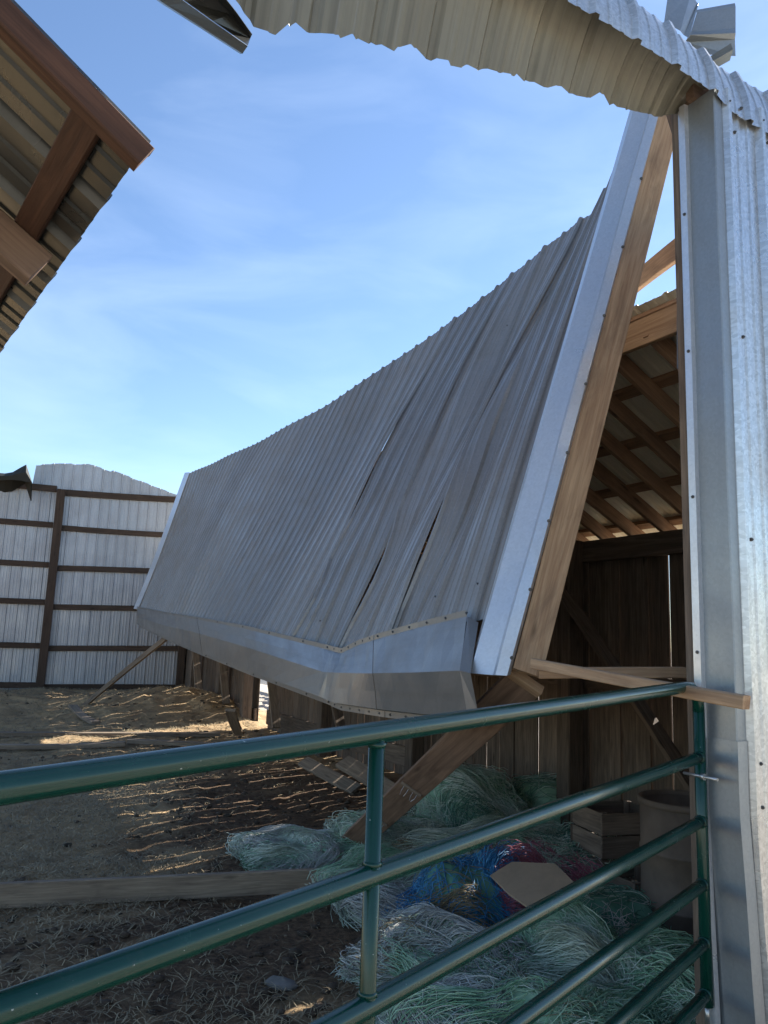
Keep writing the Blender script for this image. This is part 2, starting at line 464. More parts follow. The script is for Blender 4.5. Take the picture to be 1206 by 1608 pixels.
def poly_at(pts, s):
    """point at arc-length parameter s along a polyline (clamped, extrapolated at ends)"""
    P = np.asarray(pts, float); d = np.r_[0, np.cumsum(np.linalg.norm(np.diff(P, axis=0), axis=1))]
    s = s * 1.0
    if s <= 0: return P[0] + (P[1] - P[0]) * (s / d[1])
    if s >= d[-1]: return P[-1] + (P[-1] - P[-2]) * ((s - d[-1]) / (d[-1] - d[-2]))
    i = np.searchsorted(d, s) - 1
    return P[i] + (P[i + 1] - P[i]) * ((s - d[i]) / (d[i + 1] - d[i]))
def plen(pts):
    P = np.asarray(pts, float); return np.linalg.norm(np.diff(P, axis=0), axis=1).sum()
def smoothline(pts, n):
    """Catmull-Rom resample"""
    P = np.asarray(pts, float); Q = np.vstack([2 * P[0] - P[1], P, 2 * P[-1] - P[-2]]); out = []
    m = len(P) - 1
    for k in range(n):
        t = k / (n - 1) * m; i = min(int(t), m - 1); f = t - i
        a, b, c, d = Q[i], Q[i + 1], Q[i + 2], Q[i + 3]
        out.append(0.5 * ((2 * b) + (-a + c) * f + (2 * a - 5 * b + 4 * c - d) * f * f + (-a + 3 * b - 3 * c + d) * f ** 3))
    return np.array(out)

# ------------------------------------------------------------------ ground
def g_height(x, y):
    x = np.asarray(x, float); y = np.asarray(y, float)
    q = N[0] * x + N[1] * y; a = A[0] * x + A[1] * y
    h = 0.26 * sstep(12, 18.5, a) * sstep(7, 4, q) * sstep(-14, -6, q)
    h = h + 0.17 * fbm(x * 0.5, y * 0.5, 4) * sstep(2, 6, y)
    h = h + 0.10 * fbm(x * 2.3 + 5, y * 2.3, 4) * (0.35 + sstep(9, 14, a))
    h = h + (0.02 + 0.03 * vnoise(x * 0.7 + 3, y * 0.7)) * fbm(x * 7, y * 7, 3) - 0.03 * sstep(0.72, 0.9, vnoise(x * 4.2 + 31, y * 4.2 + 7))
    # dung and hay banked up against the plank wall near the far corner
    for (mq, ma, mh, r1, r2) in ((5.0, 15.4, 0.26, 0.6, 1.1), (4.8, 17.2, 0.18, 0.9, 1.4), (3.6, 16.2, 0.22, 1.2, 1.2), (0.2, 17.6, 0.22, 1.6, 0.8), (-1.0, 16.8, 0.15, 1.4, .9)):
        h = h + mh * np.exp(-((q - mq) / r1) ** 2 - ((a - ma) / r2) ** 2) * (1 + 0.9 * fbm(x * 3, y * 3, 3))
    return h
def g_straw(x, y):
    """0 = bare dark dung and soil, 1 = dry straw litter (real patches)"""
    x = np.asarray(x, float); y = np.asarray(y, float)
    q = N[0] * x + N[1] * y; a = A[0] * x + A[1] * y
    w = 0.95 + 0.4 * fbm(x * 1.3, y * 1.3, 4)
    blob = lambda cx, cy, rx, ry: np.exp(-((x - cx) / rx) ** 2 - ((y - cy) / ry) ** 2)
    w = w - 0.85 * np.clip(blob(-1.35, 8.9, 1.0, 1.9) + blob(-0.3, 8.6, 1.2, 2.2) + blob(0.6, 7.0, 1.2, 2.0), 0, 1)
    w = w - 0.62 * np.clip(blob(-1.0, 4.3, 2.4, 1.45) + blob(-0.5, 5.6, 0.8, 0.9), 0, 1)
    w = w - 0.65 * blob(-1.95, 6.75, 0.42, 0.42)
    w = w + 0.35 * blob(-2.9, 7.4, 1.3, 1.5)
    w = w - 0.28 * sstep(9.5, 12, a) + 0.16 * sstep(12.5, 14, a)
    w = w + 0.25 * sstep(9, 15, np.hypot(x, y) - 14)
    return np.clip(w, 0, 1)
def lines(lo, hi, d, far):
    mid = np.arange(lo, hi + 1e-6, d); out = []; s = d; v = hi
    while v < far: s *= 1.35; v += s; out.append(v)
    neg = []; s = d; v = lo
    while v > -far: s *= 1.35; v -= s; neg.append(v)
    return np.r_[neg[::-1], mid, out]
gx = lines(-9.5, 3.0, 0.055, 400); gy = lines(2.2, 21.0, 0.06, 400)
GX, GY = np.meshgrid(gx, gy, indexing='ij')
GZ = g_height(GX, GY); far_ = sstep(40, 120, np.hypot(GX, GY)); GZ = GZ * (1 - far_)
nx_, ny_ = len(gx), len(gy)
gv = np.stack([GX, GY, GZ], -1).reshape(-1, 3)
ii, jj = np.meshgrid(np.arange(nx_ - 1), np.arange(ny_ - 1), indexing='ij')
base = (ii * ny_ + jj).ravel()
gf = np.stack([base, base + ny_, base + ny_ + 1, base + 1], -1)
me = bpy.data.meshes.new('ground')
me.vertices.add(len(gv)); me.vertices.foreach_set('co', gv.astype(np.float32).ravel())
me.loops.add(len(gf) * 4); me.loops.foreach_set('vertex_index', gf.astype(np.int32).ravel())
me.polygons.add(len(gf)); me.polygons.foreach_set('loop_start', (np.arange(len(gf)) * 4).astype(np.int32))
me.polygons.foreach_set('loop_total', np.full(len(gf), 4, np.int32)); me.update(calc_edges=True); me.validate()
att = me.attributes.new('straw_cover', 'FLOAT', 'POINT')
att.data.foreach_set('value', g_straw(GX, GY).ravel().astype(np.float32))
gq = N[0] * GX + N[1] * GY; ga = A[0] * GX + A[1] * GY
att = me.attributes.new('bounce_cover', 'FLOAT', 'POINT')     # pale ground added outside the yard to bounce sunlight into the shade
att.data.foreach_set('value', np.maximum(sstep(1.6, 0.2, ga), sstep(6.2, 7.2, gq)).ravel().astype(np.float32))
ground = link('ground', me, M['ground'], None, True)
ground['kind'] = 'structure'
def gh(p): return float(g_height(p[0], p[1]))

# ------------------------------------------------------------------ far metal wall (seen from inside)
LD = np.array([sin(radians(68)), cos(radians(68)), 0.0]); LN = np.array([-LD[1], LD[0], 0.0])   # along, away from us
LP = at(62, 1088, 17.8); LQ = LN @ LP
def lw(s, z, off=0.0): return np.array([LP[0], LP[1], 0]) + LD * s + UP * z + LN * off
wall = thing('metal_wall', lw(0, 0.1), 'tall galvanised metal wall with brown timber girts across the back of the yard', 'wall')
S_of = lambda x, y: float(LD @ (onplane(x, y, LN, LQ) - np.array([LP[0], LP[1], 0])))
s55, s140, s190, s275 = S_of(55, 730), S_of(140, 728), S_of(190, 745), S_of(275, 775)
def wall_top(s):
    if s < s55: return 4.95
    base_ = np.interp(s, [s55, s140, s190, s275, s275 + 2], [5.56, 5.72, 5.55, 5.2, 4.95])
    k = math.floor((s + 0.02) / PITCH_M)
    return float(base_ + 0.05 * (_T[k % 64, 7] - 0.5))
post_s = [-4.85, S_of(78, 930), S_of(284, 1040)]
u_start = -5.5
k = 0; u = u_start
while u < post_s[2] + 0.2:
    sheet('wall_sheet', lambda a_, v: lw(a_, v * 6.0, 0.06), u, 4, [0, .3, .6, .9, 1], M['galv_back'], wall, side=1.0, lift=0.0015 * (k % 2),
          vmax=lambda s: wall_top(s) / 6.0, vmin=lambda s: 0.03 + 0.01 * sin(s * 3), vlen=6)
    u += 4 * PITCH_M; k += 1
zg = [4.97, 4.10, 3.14, 2.22, 1.25, 0.33]
post_s = [-4.85, S_of(78, 930), S_of(284, 1040)]
for i, z in enumerate(zg):
    segs = [(-5.5, post_s[1] - 0.085), (post_s[1] + 0.085, post_s[2] - 0.08)]
    for (a_, b_) in segs:
        dz = random.uniform(-.03, .03)
        beam('girt', lw(a_, z + dz, 0.02), lw(b_, z + 0.05 + random.uniform(-.02, .05), 0.02), 0.05, 0.13 if i else 0.15, M['wood_girt'], wall, warp=0.02)
beam('post', lw(post_s[1], -0.2, -0.02), lw(post_s[1] + 0.02, 5.0, -0.02), 0.17, 0.19, M['wood_girt'], wall, up=LD, warp=0.015)
beam('post', lw(post_s[2], -0.2, -0.02), lw(post_s[2], 3.9, -0.02), 0.15, 0.17, M['wood_girt'], wall, up=LD, warp=0.01)

# dark folded tarp on the wall's top at left
tw = []
pts = [(-20, 758, 742), (8, 757, 744), (20, 757, 742), (32, 758, 735), (41, 760, 730), (50, 762, 758)]
lo_l = [at(x, y, 17.6) for x, y, _ in pts]; hi_l = [at(x, y2, 17.75) for x, _, y2 in pts]; bk = [p + LN * 0.5 - UP * 0.35 for p in hi_l]
lo_l = [p + UP * 0.05 for p in lo_l]
tp = loft('folded_tarp', [lo_l, [(p * .5 + q_ * .5) - LN * 0.1 for p, q_ in zip(lo_l, hi_l)], hi_l, bk], M['tarp'], None, 0.02)
tag(tp, 'dark crumpled tarp lying over the top girt at the left end of the far wall', 'tarp')

# ------------------------------------------------------------------ plank wall
pw = thing('plank_wall', bp(QW, 10, 0), 'dark old barn wall of upright planks with light showing through the gaps', 'wall')
a = 1.95; i = 0
GAP_A = float(A @ onplane(415, 1110, N, QW))
SLIT_A = float(A @ onplane(1052, 915, N, QW))
while a < 20.15:
    w = random.uniform(0.17, 0.235)
    gap = random.choice([0.006, 0.009, 0.012, 0.016, 0.022]) if not 6.6 < a < 12.5 else random.choice([0.006, 0.012, 0.018, 0.022, 0.028])
    if a < 6.6: gap = -0.012
    if a + 0.06 < SLIT_A <= a + 0.30: w = SLIT_A - a - 0.012; gap = 0.034
    ac = a + w / 2
    if abs(ac - GAP_A) < 0.30:                       # the missing plank
        a = GAP_A + 0.30; i += 1; continue
    top = 2.71 + random.uniform(-.04, .0)
    bot = -0.12 + (0.0 if ac < 9 else 0.0)
    if 7.0 < ac < 8.6 and random.random() < 0.4: bot = 0.25
    qo = 0.013 * (-1) ** i if a < 6.6 else 0.0
    beam('plank', bp(QW + qo + random.uniform(-.001, .001), ac, bot), bp(QW + qo + random.uniform(-.002, .002), ac + random.uniform(-.008, .008) * (0.25 if a < 6.6 else 1), top), w, 0.02, M['wood_dark'], pw, up=N, ch=0.003, warp=0.001 if a < 6.6 else 0.005)
    a += w + gap; i += 1
# wider slit behind the jamb seen as a white line
for (a_, b_) in ((1.95, 6.2), (6.2, 10.6), (10.6, GAP_A - 0.30), (GAP_A + 0.30, 20.1)):
    beam('header_beam', bp(QW - 0.075, a_, 2.64), bp(QW - 0.075, b_, 2.64), 0.09, 0.20, M['wood_dark'], pw, warp=0.012)
    beam('rail', bp(QW - 0.045, a_, 1.45), bp(QW - 0.045, b_, 1.42), 0.045, 0.14, M['wood_dark'], pw, warp=0.012)
    beam('kick_board', bp(QW - 0.045, a_, 0.22), bp(QW - 0.045, b_, 0.25), 0.045, 0.25, M['wood_dark'], pw, warp=0.015)
post_as = [3.1, 5.6, 8.3, 10.9, GAP_A + 0.42, 15.9, 17.9]
for pa in post_as:
    beam('post', bp(QW - 0.20, pa, -0.2), bp(QW - 0.20, pa + random.uniform(-.03, .03), 2.75), 0.17, 0.19, M['wood_dark'], pw, up=N, ch=0.012, warp=0.012)
for (pa, da, z0, z1) in ((5.6, -1.9, 0.25, 2.3), (8.3, -1.3, 0.2, 2.2), (10.9, -1.0, 0.2, 2.0), (GAP_A - 0.55, -0.9, 0.2, 1.9), (15.9, -0.8, 0.35, 1.9), (17.9, -0.9, 0.4, 2.1)):
    beam('brace', bp(QW - 0.33, pa + da, z0), bp(QW - 0.33, pa, z1), 0.045, 0.15, M['wood_dark'] if pa < 12 else M['wood_grey'], pw, up=N, ch=0.004, warp=0.02)

# white board fence outside, in the sun
fc = thing('board_fence', bp(9.0, 15, 0), 'sunlit white board fence seen through the gap in the plank wall', 'fence')
for k in range(5): beam('fence_rail', bp(8.9, 11, 0.28 + 0.29 * k), bp(8.9, 27, 0.28 + 0.29 * k), 0.03, 0.15, M['white_paint'], fc)
for k in range(7): beam('fence_post', bp(9.0, 11.2 + 2.5 * k, -0.2), bp(9.0, 11.2 + 2.5 * k, 1.7), 0.12, 0.12, M['white_paint'], fc, up=N)

# ------------------------------------------------------------------ standing part of the lean-to roof
RS = 0.50; RQ0, RZ0 = 3.58, 3.86
def rz(q): return RZ0 - RS * (q - RQ0)
rn_ = (N * RS + UP); rn_ /= np.linalg.norm(rn_)
rd_ = (N - UP * RS); rd_ /= np.linalg.norm(rd_)
RL = (5.72 - RQ0) * sqrt(1 + RS * RS)
lean = thing('lean_to_roof', bp(4.5, 9, 0), 'standing pitched lean-to roof on brown rafters behind the fallen roof section', 'roof')
def q_start(a_): return RQ0 + max(0.0, a_ - 3.5) * 0.088
def v_start(a_): return (q_start(a_) - RQ0) * sqrt(1 + RS * RS)
aa = 2.05; k = 0
while aa < 20:
    sheet('roof_sheet', lambda u_, v: bp(RQ0, u_, RZ0) + rd_ * v * RL, aa, 4, [0, .5, 1], M['lean_under'], lean, side=-1.0, lift=0.0015 * (k % 2), vlen=RL, vmin=lambda a_: v_start(a_) / RL)
    aa += 4 * PITCH_M; k += 1
for j in range(5):
    dq = 0.10 + 0.52 * j
    p = lambda a_: bp(RQ0, a_, RZ0) + rd_ * dq - rn_ * 0.024
    for (a_, b_) in ((2.1, 7.9), (7.9, 13.9), (13.9, 19.9)):
        if dq < v_start(b_) + 0.05: b_ = min(b_, 3.5 + (dq - 0.05) / (0.088 * sqrt(1 + RS * RS)))
        if b_ - a_ < 0.5: continue
        beam('purlin', p(a_), p(b_), 0.089, 0.04, M['wood_lean'], lean, up=rn_, warp=0.004)
rafter_as = [2.45 + 0.36 * k for k in range(18)] + [9.2 + 0.6 * k for k in range(17)]
for ra in rafter_as:
    p0 = bp(RQ0, ra, RZ0) + rd_ * (0.12 + v_start(ra)) - rn_ * 0.106; p1 = bp(RQ0, ra, RZ0) + rd_ * (RL - 0.1) - rn_ * 0.106
    beam('rafter', p0, p1, 0.042, 0.12, M['wood_lean'], lean, up=rn_, warp=0.006)
for (a_, b_) in ((2.1, 3.9),):
    beam('top_plate', bp(RQ0 + 0.06, a_, RZ0 - 0.16), bp(RQ0 + 0.06, b_, RZ0 - 0.16), 0.04, 0.185, M['wood_new'], lean, warp=0.008)
for pa in (2.35,):
    beam('roof_post', bp(RQ0 + 0.16, pa, -0.2), bp(RQ0 + 0.16, pa, RZ0 - 0.22), 0.14, 0.14, M['wood_dark'], lean, up=N)

# loose purlin crossing the open triangle above the roof
b1 = beam('broken_purlin', at(968, 470, 5.9), at(1110, 358, 4.25), 0.04, 0.14, M['wood_rafter'], None, warp=0.01)
tag(b1, 'brown board bridging the open triangle of sky above the lean-to roof', 'board')
b2 = beam('broken_brace', at(1056, 160, 4.0), at(1100, 300, 3.85), 0.04, 0.09, M['wood_rafter'], None, up=A)
tag(b2, 'short brown brace at the very top between leaning timber and jamb', 'board')
fl = loft('bent_flashing', [[at(1063, 478, 3.75), at(1063, 578, 3.75)], [at(1069, 462, 3.7), at(1068, 582, 3.7)], [at(1080, 452, 3.72), at(1076, 590, 3.72)]], M['flash_dark'], None, 0.002)
tag(fl, 'strip of dark flashing hanging in front of the lean-to roof beside the jamb', 'flashing')

# ------------------------------------------------------------------ fallen roof section
top_px = [(1000, 188, 5.32), (962, 268, 5.6), (940, 322, 5.85), (915, 345, 6.2), (880, 372, 6.48), (800, 437, 7.15), (715, 499, 7.95), (600, 580, 9.26), (500, 643, 10.98), (400, 697, 13.5), (330, 729, 16.1), (300, 743, 17.5)]
bot_px = [(745, 974, 4.12), (700, 983, 4.42), (650, 994, 4.78), (600, 1008, 5.16), (556, 1024, 5.55), (543, 1027, 5.66), (500, 1016, 6.10), (400, 992, 7.96), (300, 972, 11.1), (250, 963, 14.0), (218, 957, 16.8)]
TOPL = smoothline([at(*p) for p in top_px], 90); BOTL = [at(*p) for p in bot_px]
PL_T, PL_B = plen(TOPL), plen(BOTL)
NSH = 14; UMAX = NSH * 4 * PITCH_M
P_near_t, P_near_b = at(1000, 188, 5.08), at(745, 974, 4.12)
def fallen(u, v):
    f = u / UMAX
    p = poly_at(BOTL, f * PL_B) * (1 - v) + poly_at(TOPL, f * PL_T) * v
    nn = np.array([-0.82, -0.38, 0.42])
    near = max(0.0, 1 - u / 3.4) * float(sstep(0.0, 0.7, u))
    w = 0.055 * near * sin(u * 6.1 + v * 3.5 + 1) * sin(pi * v) + 0.03 * near * sin(u * 11 - v * 5)* sin(pi * v)
    w += 0.05 * sin(pi * v) * sin(u * 0.9 + 0.5) + 0.012 * sin(u * 2.3 + v * 4)
    fan = (u - 0.55 * (1 - v)) / 0.47
    w += 0.05 * near * (abs((fan % 1.0) - 0.5) * 2 - 0.5) * (1 - 0.5 * v)
    # crease running up from the kink in the eave
    ck = abs(u - (2.05 - 0.9 * v)); w -= float(sstep(0, .6, u)) * 0.07 * max(0, 1 - ck / 0.55) * (1 - v) ** 0.7
    return p + nn * w
roof = thing('fallen_roof', bp(2.9, 8, 0), 'long grey corrugated roof section slumped on its side across the barn front', 'roof')
vr = list(np.linspace(0, 1, 19))
for k in range(-1, NSH):
    u0 = k * 4 * PITCH_M if k >= 0 else -1 * PITCH_M
    def Sk(u, v, k=k, u0=u0):
        # torn seams open as long slits between the nearest sheets
        s = 0.0
        f = (u - u0) / (4 * PITCH_M)
        if k in (0, 1, 2):
            c, wd, g = ((0.25, 0.17, 0.070), (0.18, 0.15, 0.074), (0.38, 0.13, 0.070))[k]
            s = -g * max(0, 1 - ((v - c) / wd) ** 2) * max(0, f) ** 3
            if k == 2: s += -0.072 * max(0, 1 - ((v - .12) / .11) ** 2) * max(0, f) ** 3
        p = fallen(u + s, v)
        if k in (1, 2, 3) and f < 0.5:
            p = p + np.array([-0.82, -0.38, 0.42]) * 0.03 * (1 - 2 * f) * (0.5 + 0.5 * sin(v * 9 + k))
        return p
    sheet('roof_sheet', Sk, u0, 4 if k >= 0 else 1, vr, M['roof_grey'], roof, side=-1.0, hgt=0.019, lift=0.0016 * (k % 2) if k >= 0 else -0.01, vlen=4.0, lap=True)
# purlins and rafters on its back
pn = np.array([0.82, 0.38, -0.42])
for v in (0.06, 0.24, 0.42, 0.60, 0.78, 0.94):
    for (f0, f1) in ((0.06, 0.5), (0.5, 0.99)):
        Lp = [fallen(f * UMAX, v) + pn * (0.19 + 0.12 * max(0, 1 - f / 0.3)) for f in np.linspace(f0, f1, 9)]
        for i in range(8): beam('purlin', Lp[i], Lp[i + 1], 0.09, 0.04, M['wood_rafter'], roof, up=pn)
for f in (0.33, 0.5, 0.66, 0.82, 0.97):
    beam('rafter', fallen(f * UMAX, 0.02) + pn * 0.29, fallen(f * UMAX, 0.97) + pn * 0.29, 0.042, 0.14, M['wood_rafter'], roof, up=pn)
# eave trim along the bottom
up_px = [(741, 973, 4.08), (664, 990, 4.62), (600, 1007, 5.10), (571, 1016, 5.34), (543, 1029, 5.6), (515, 1022, 5.9), (386, 989, 8.2), (300, 972, 11.0), (265, 966, 13.0), (218, 956, 16.7)]
fo_px = [(722, 1053, 3.70), (650, 1056, 4.16), (592, 1057, 4.60), (562, 1057, 4.84), (528, 1056, 5.16), (507, 1055, 5.42), (386, 1016, 7.75), (300, 991, 10.5), (262, 983, 12.5), (216, 969, 16.2)]
lo_px = [(734, 1124, 3.70), (664, 1121, 4.14), (600, 1114, 4.58), (560, 1108, 4.82), (525, 1103, 5.12), (500, 1093, 5.38), (390, 1054, 7.7), (304, 1020, 10.4), (262, 1002, 12.4), (215, 980, 16.1)]
Ut = [at(*p) for p in up_px]; Fo = [at(*p) for p in fo_px]; Lo = [at(*p) for p in lo_px]
nn = np.array([-0.82, -0.38, 0.42])
Uf = [p + nn * 0.036 + UP * 0.035 for p in Ut]; Ut2 = [p + nn * 0.036 for p in Ut]
Lip = [p + np.array([0.05, 0.02, -0.012]) for p in Lo]; Lip2 = [p + np.array([0.052, 0.02, -0.05]) for p in Lo]
def resamp(L, k=5):
    out = []
    for i in range(len(L) - 1):
        for j in range(k): out.append(L[i] + (L[i + 1] - L[i]) * j / k)
    out.append(L[-1]); return out
def crumple(L, amt, ph):
    out = []
    for i, p in enumerate(L):
        out.append(p + nn * amt * (sin(i * 1.7 + ph) * 0.5 + 1.6 *  (_T[i % 64, int(ph) % 64] - 0.5)))
    return out
rows = [resamp(x) for x in (Uf, Ut2, Fo, Lo, Lip, Lip2)]
mid = crumple([(p * 0.5 + q_ * 0.5) for p, q_ in zip(rows[1], rows[2])], 0.006, 3)
mid2 = crumple([(p * 0.5 + q_ * 0.5) for p, q_ in zip(rows[2], rows[3])], 0.004, 11)
for kk, (i0, i1) in enumerate(((0, 12), (11, 24), (23, 35), (34, len(rows[0])))):
    loft('eave_trim', [[p + nn * 0.004 * (kk % 2) - UP * 0.003 * (kk % 2) for p in rw[i0:i1]] for rw in (rows[0], rows[1], mid, rows[2], mid2, rows[3], rows[4], rows[5])], M['eave_grey'], roof, 0.0015)
# turned near end of the trim
loft('trim_end', [[Ut2[0] + np.array([.005, -.002, 0]), Fo[0], Lo[0]], [Ut2[0] + np.array([.06, -.02, -.03]), Fo[0] + np.array([.05, -.012, -.01]), Lo[0] + np.array([.05, 0, .02])]], M['eave_grey'], roof, 0.0015)
# near rake trim and the rafter under it
def tri(px0, px1, d0, d1, n=14, wob=0.0):
    out = []
    for i in range(n):
        t = i / (n - 1); x = px0[0] + (px1[0] - px0[0]) * t; y = px0[1] + (px1[1] - px0[1]) * t
        d = 1 / ((1 / d0) * (1 - t) + (1 / d1) * t)
        out.append(at(x, y, d) + nn * wob * sin(t * 17))
    return out
TB, TT = 3.72, 4.95
r0 = tri((735, 1056), (996, 150), TB + .22, TT + .12); r1 = tri((738, 1057), (1001, 150), TB + .05, TT + .03)
r2 = tri((774, 1060), (1026, 150), TB + .0, TT, wob=0.004); r3 = tri((778, 1060), (1028, 150), TB - .03, TT - .03, wob=0.004)
r4 = tri((796, 1061), (1042, 150), TB - .03, TT - .03); r5 = tri((800, 1060), (1045, 150), TB + .0, TT - .0); r6 = tri((801, 1060), (1046, 150), TB + .08, TT + .08)
loft('rake_trim', [r0, r1, r2, r3, r4, r5, r6], M['trim_bright'], roof, 0.0015)
tl = tri((827, 1057), (1061, 140), TB + .03, TT + .02, 2)
face_n = np.cross(tl[1] - tl[0], at(850, 1057, TB) - at(800, 1057, TB)); face_n /= np.linalg.norm(face_n)
beam('end_rafter', tl[0], tl[1], 0.143, 0.04, M['wood_new'], roof, up=face_n, ch=0.003, warp=0.006)
tl2 = tri((836, 1050), (1066, 140), TB + .12, TT + .12, 2)
# far rake trim
f0 = [fallen(UMAX * 1.0, v) for v in np.linspace(0, 1.0, 8)]
loft('rake_trim', [[p + nn * 0.03 for p in f0], [p + nn * 0.06 + A * 0.18 - N * 0.03 for p in f0], [p - nn * 0.05 + A * 0.20 for p in f0]], M['trim_bright'], roof, 0.0015)
# screws
sg = []
for i in range(9):
    t = 0.03 + i * 0.118
    j = t * 13; i0 = min(int(j), 12); p = r4[i0] + (r4[i0 + 1] - r4[i0]) * (j - i0)
    sg.append(screw_geo(p - face_n * 0.004 if face_n @ ray(800, 700) > 0 else p + face_n * 0.004, -ray(800, 700), 0.009))
for i in range(0, len(rows[0]) - 1, 2):
    p = (rows[0][i] + rows[1][i]) / 2; sg.append(screw_geo(p + nn * 0.003, nn, 0.008))
    p = (rows[4][i] * .5 + rows[5][i] * .5); sg.append(screw_geo(p + np.array([-.003, -.002, 0]), (-.9, -.4, 0), 0.008))
for k in range(0, NSH * 4, 2):
    for v in (0.06, 0.42, 0.78):
        p = fallen(k * PITCH_M + 0.075, v); sg.append(screw_geo(p + nn * 0.002, nn, 0.007))
merged('screws', sg, M['screw'], roof, kind='stuff')

# ------------------------------------------------------------------ right barn corner: front wall, jamb, header
cq = 2.613
corner = thing('barn_corner', bp(cq + 1, A0, 0), 'silver ribbed metal front wall and jamb of the barn right of the gate', 'wall')
def cwall(u, v):
    p = bp(cq + u, A0, v * 4.2)
    fl_ = max(0, 1 - v * 4.2 / 1.15)
    w = 0.0
    if u < 0.16: w = 0.03 * fl_
    w += 0.006 * sin(v * 23 + u * 4) * max(0, 1 - v * 1.9)
    return p - A * w + N * (0.035 * fl_ ** 1.3 if u < 0.3 else 0)
for k in range(4):
    sheet('wall_sheet', cwall, 0.055 + 4 * k * PITCH_M, 4, list(np.linspace(0, 1, 23)), M['galv'], corner, side=1.0, hgt=0.028, lift=0.004 + 0.0015 * (k % 2), vlen=4.2, vmax=lambda u_: 0.985)
zs = np.linspace(-0.1, 4.12, 28)
def jl(q, a_, wob=0.0, fl=0.0):
    return [bp(q + wob * sin(z * 5.3 + q * 9) + fl * max(0, 1 - z / 1.15) ** 1.3, a_ - 0.03 * max(0, 1 - z / 1.15), z) for z in zs]
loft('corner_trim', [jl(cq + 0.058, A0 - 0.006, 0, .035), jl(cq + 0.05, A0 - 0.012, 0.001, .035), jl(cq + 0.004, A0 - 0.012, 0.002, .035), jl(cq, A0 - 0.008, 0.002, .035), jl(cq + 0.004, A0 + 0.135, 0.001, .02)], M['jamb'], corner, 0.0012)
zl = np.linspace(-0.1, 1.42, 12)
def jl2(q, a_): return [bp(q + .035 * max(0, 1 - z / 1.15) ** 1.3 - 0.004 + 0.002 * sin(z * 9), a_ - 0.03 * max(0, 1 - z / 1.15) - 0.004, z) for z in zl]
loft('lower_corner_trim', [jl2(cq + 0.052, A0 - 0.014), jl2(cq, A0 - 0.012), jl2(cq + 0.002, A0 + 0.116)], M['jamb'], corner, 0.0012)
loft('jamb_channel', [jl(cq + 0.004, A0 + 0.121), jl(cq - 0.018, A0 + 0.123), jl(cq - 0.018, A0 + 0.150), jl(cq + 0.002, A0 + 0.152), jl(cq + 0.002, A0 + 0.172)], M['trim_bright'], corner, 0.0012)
beam('jamb_post', bp(cq + 0.083, A0 + 0.175, -0.2), bp(cq + 0.083, A0 + 0.175, 4.15), 0.14, 0.09, M['wood_dark'], corner, up=A)
beam('header_timber', bp(cq - 0.02, A0 + 0.09, 4.19), bp(6.3, A0 + 0.09, 4.19), 0.04, 0.14, M['wood_rafter'], corner)
for z in (0.4, 1.3, 2.2, 3.1, 3.95): beam('girt', bp(cq + 0.15, A0 + 0.06, z), bp(6.2, A0 + 0.06, z), 0.09, 0.04, M['wood_rafter'], corner)
sg = []
for z in (0.45, 1.18, 1.32, 2.2, 3.05, 3.98):
    for u in (0.14, 0.37, 0.60, 0.83): sg.append(screw_geo(bp(cq + u, A0 - 0.008, z + random.uniform(-.03, .03)), -A, 0.0075))
for z in np.arange(0.5, 4.0, 0.62): sg.append(screw_geo(bp(cq - 0.02, A0 + 0.137, z), -N, 0.007))
for u in (0.08, 0.16, 0.23, 0.31, 0.4): sg.append(screw_geo(bp(cq + u, A0 - 0.03, 4.075), -A, 0.0075))
merged('screws', sg, M['screw'], corner, kind='stuff')
# side wall of that building (keeps the shade honest behind the front)
head = thing('torn_header', bp(1.6, A0, 4.0), 'torn strip of silver wall sheet and beige underside hanging over the opening', 'header')
hq = [-2.2, 0.2, 0.9, 1.2, 1.5, 1.75, 2.0, 2.3, 2.62, 2.72, 3.0, 3.5, 5.0]
hlo = [4.05, 4.06, 4.09, 4.12, 4.145, 4.142, 4.142, 4.128, 4.098, 4.066, 4.05, 4.04, 4.04]
hhi = [4.40, 4.40, 4.40, 4.38, 4.37, 4.36, 4.35, 4.33, 4.31, 4.30, 4.30, 4.30, 4.30]
def hd(u, v):
    lo_, hi_ = np.interp(u, hq, hlo), np.interp(u, hq, hhi)
    bend = 0.05 * v * v + 0.012 * sin(u * 5) * v
    flare = 0.0
    return bp(u, A0 - 0.022 + bend - flare, lo_ + (hi_ - lo_) * v)
for k in range(6):
    sheet('header_sheet', hd, -2.0 + 4 * k * PITCH_M, 4, [0, .12, .3, .5, .75, 1], M['galv'], head, side=1.0, hgt=0.02, lift=0.0015 * (k % 2), vlen=.3,
          vmin=lambda u_: -0.10 + 0.05 * (_T[int((u_ + 9) / PITCH_M) % 64, 12] - .5))
Fpx = [(1100, 184), (1080, 183), (1035, 183), (990, 172), (880, 140), (800, 120), (740, 105), (650, 85), (590, 70), (520, 50), (462, 44), (440, 62), (400, 46), (380, 10), (330, -40), (200, -160)]
Fp = [onplane(x, y, A, A0 + 0.185) for x, y in Fpx][::-1]
Fq = [float(N @ p) for p in Fp]; Fz = [float(p[2]) for p in Fp]
def sof(u, v):
    lo_ = np.interp(u, hq, hlo); zf = np.interp(u, Fq, Fz)
    a_ = A0 + 0.004 + 0.181 * v; s = v ** 1.25
    return bp(u, a_, (lo_ + 0.10) * (1 - s) + zf * s + 0.02 * sin(pi * v) + 0.004 * sin(u * 13 + v * 5))
def tornedge(u):
    k = ((u + 10) / PITCH_M) % 1.0
    r_ = _T[int((u + 10) / PITCH_M) % 64, 21]
    return 1.0 - (0.06 * r_ if k < 0.22 else 0) - (0.05 * (r_ > .4) if 0.22 <= k < 0.3 else 0) + 0.03 * (_T[int((u + 10) * 60) % 64, 5] - .5)
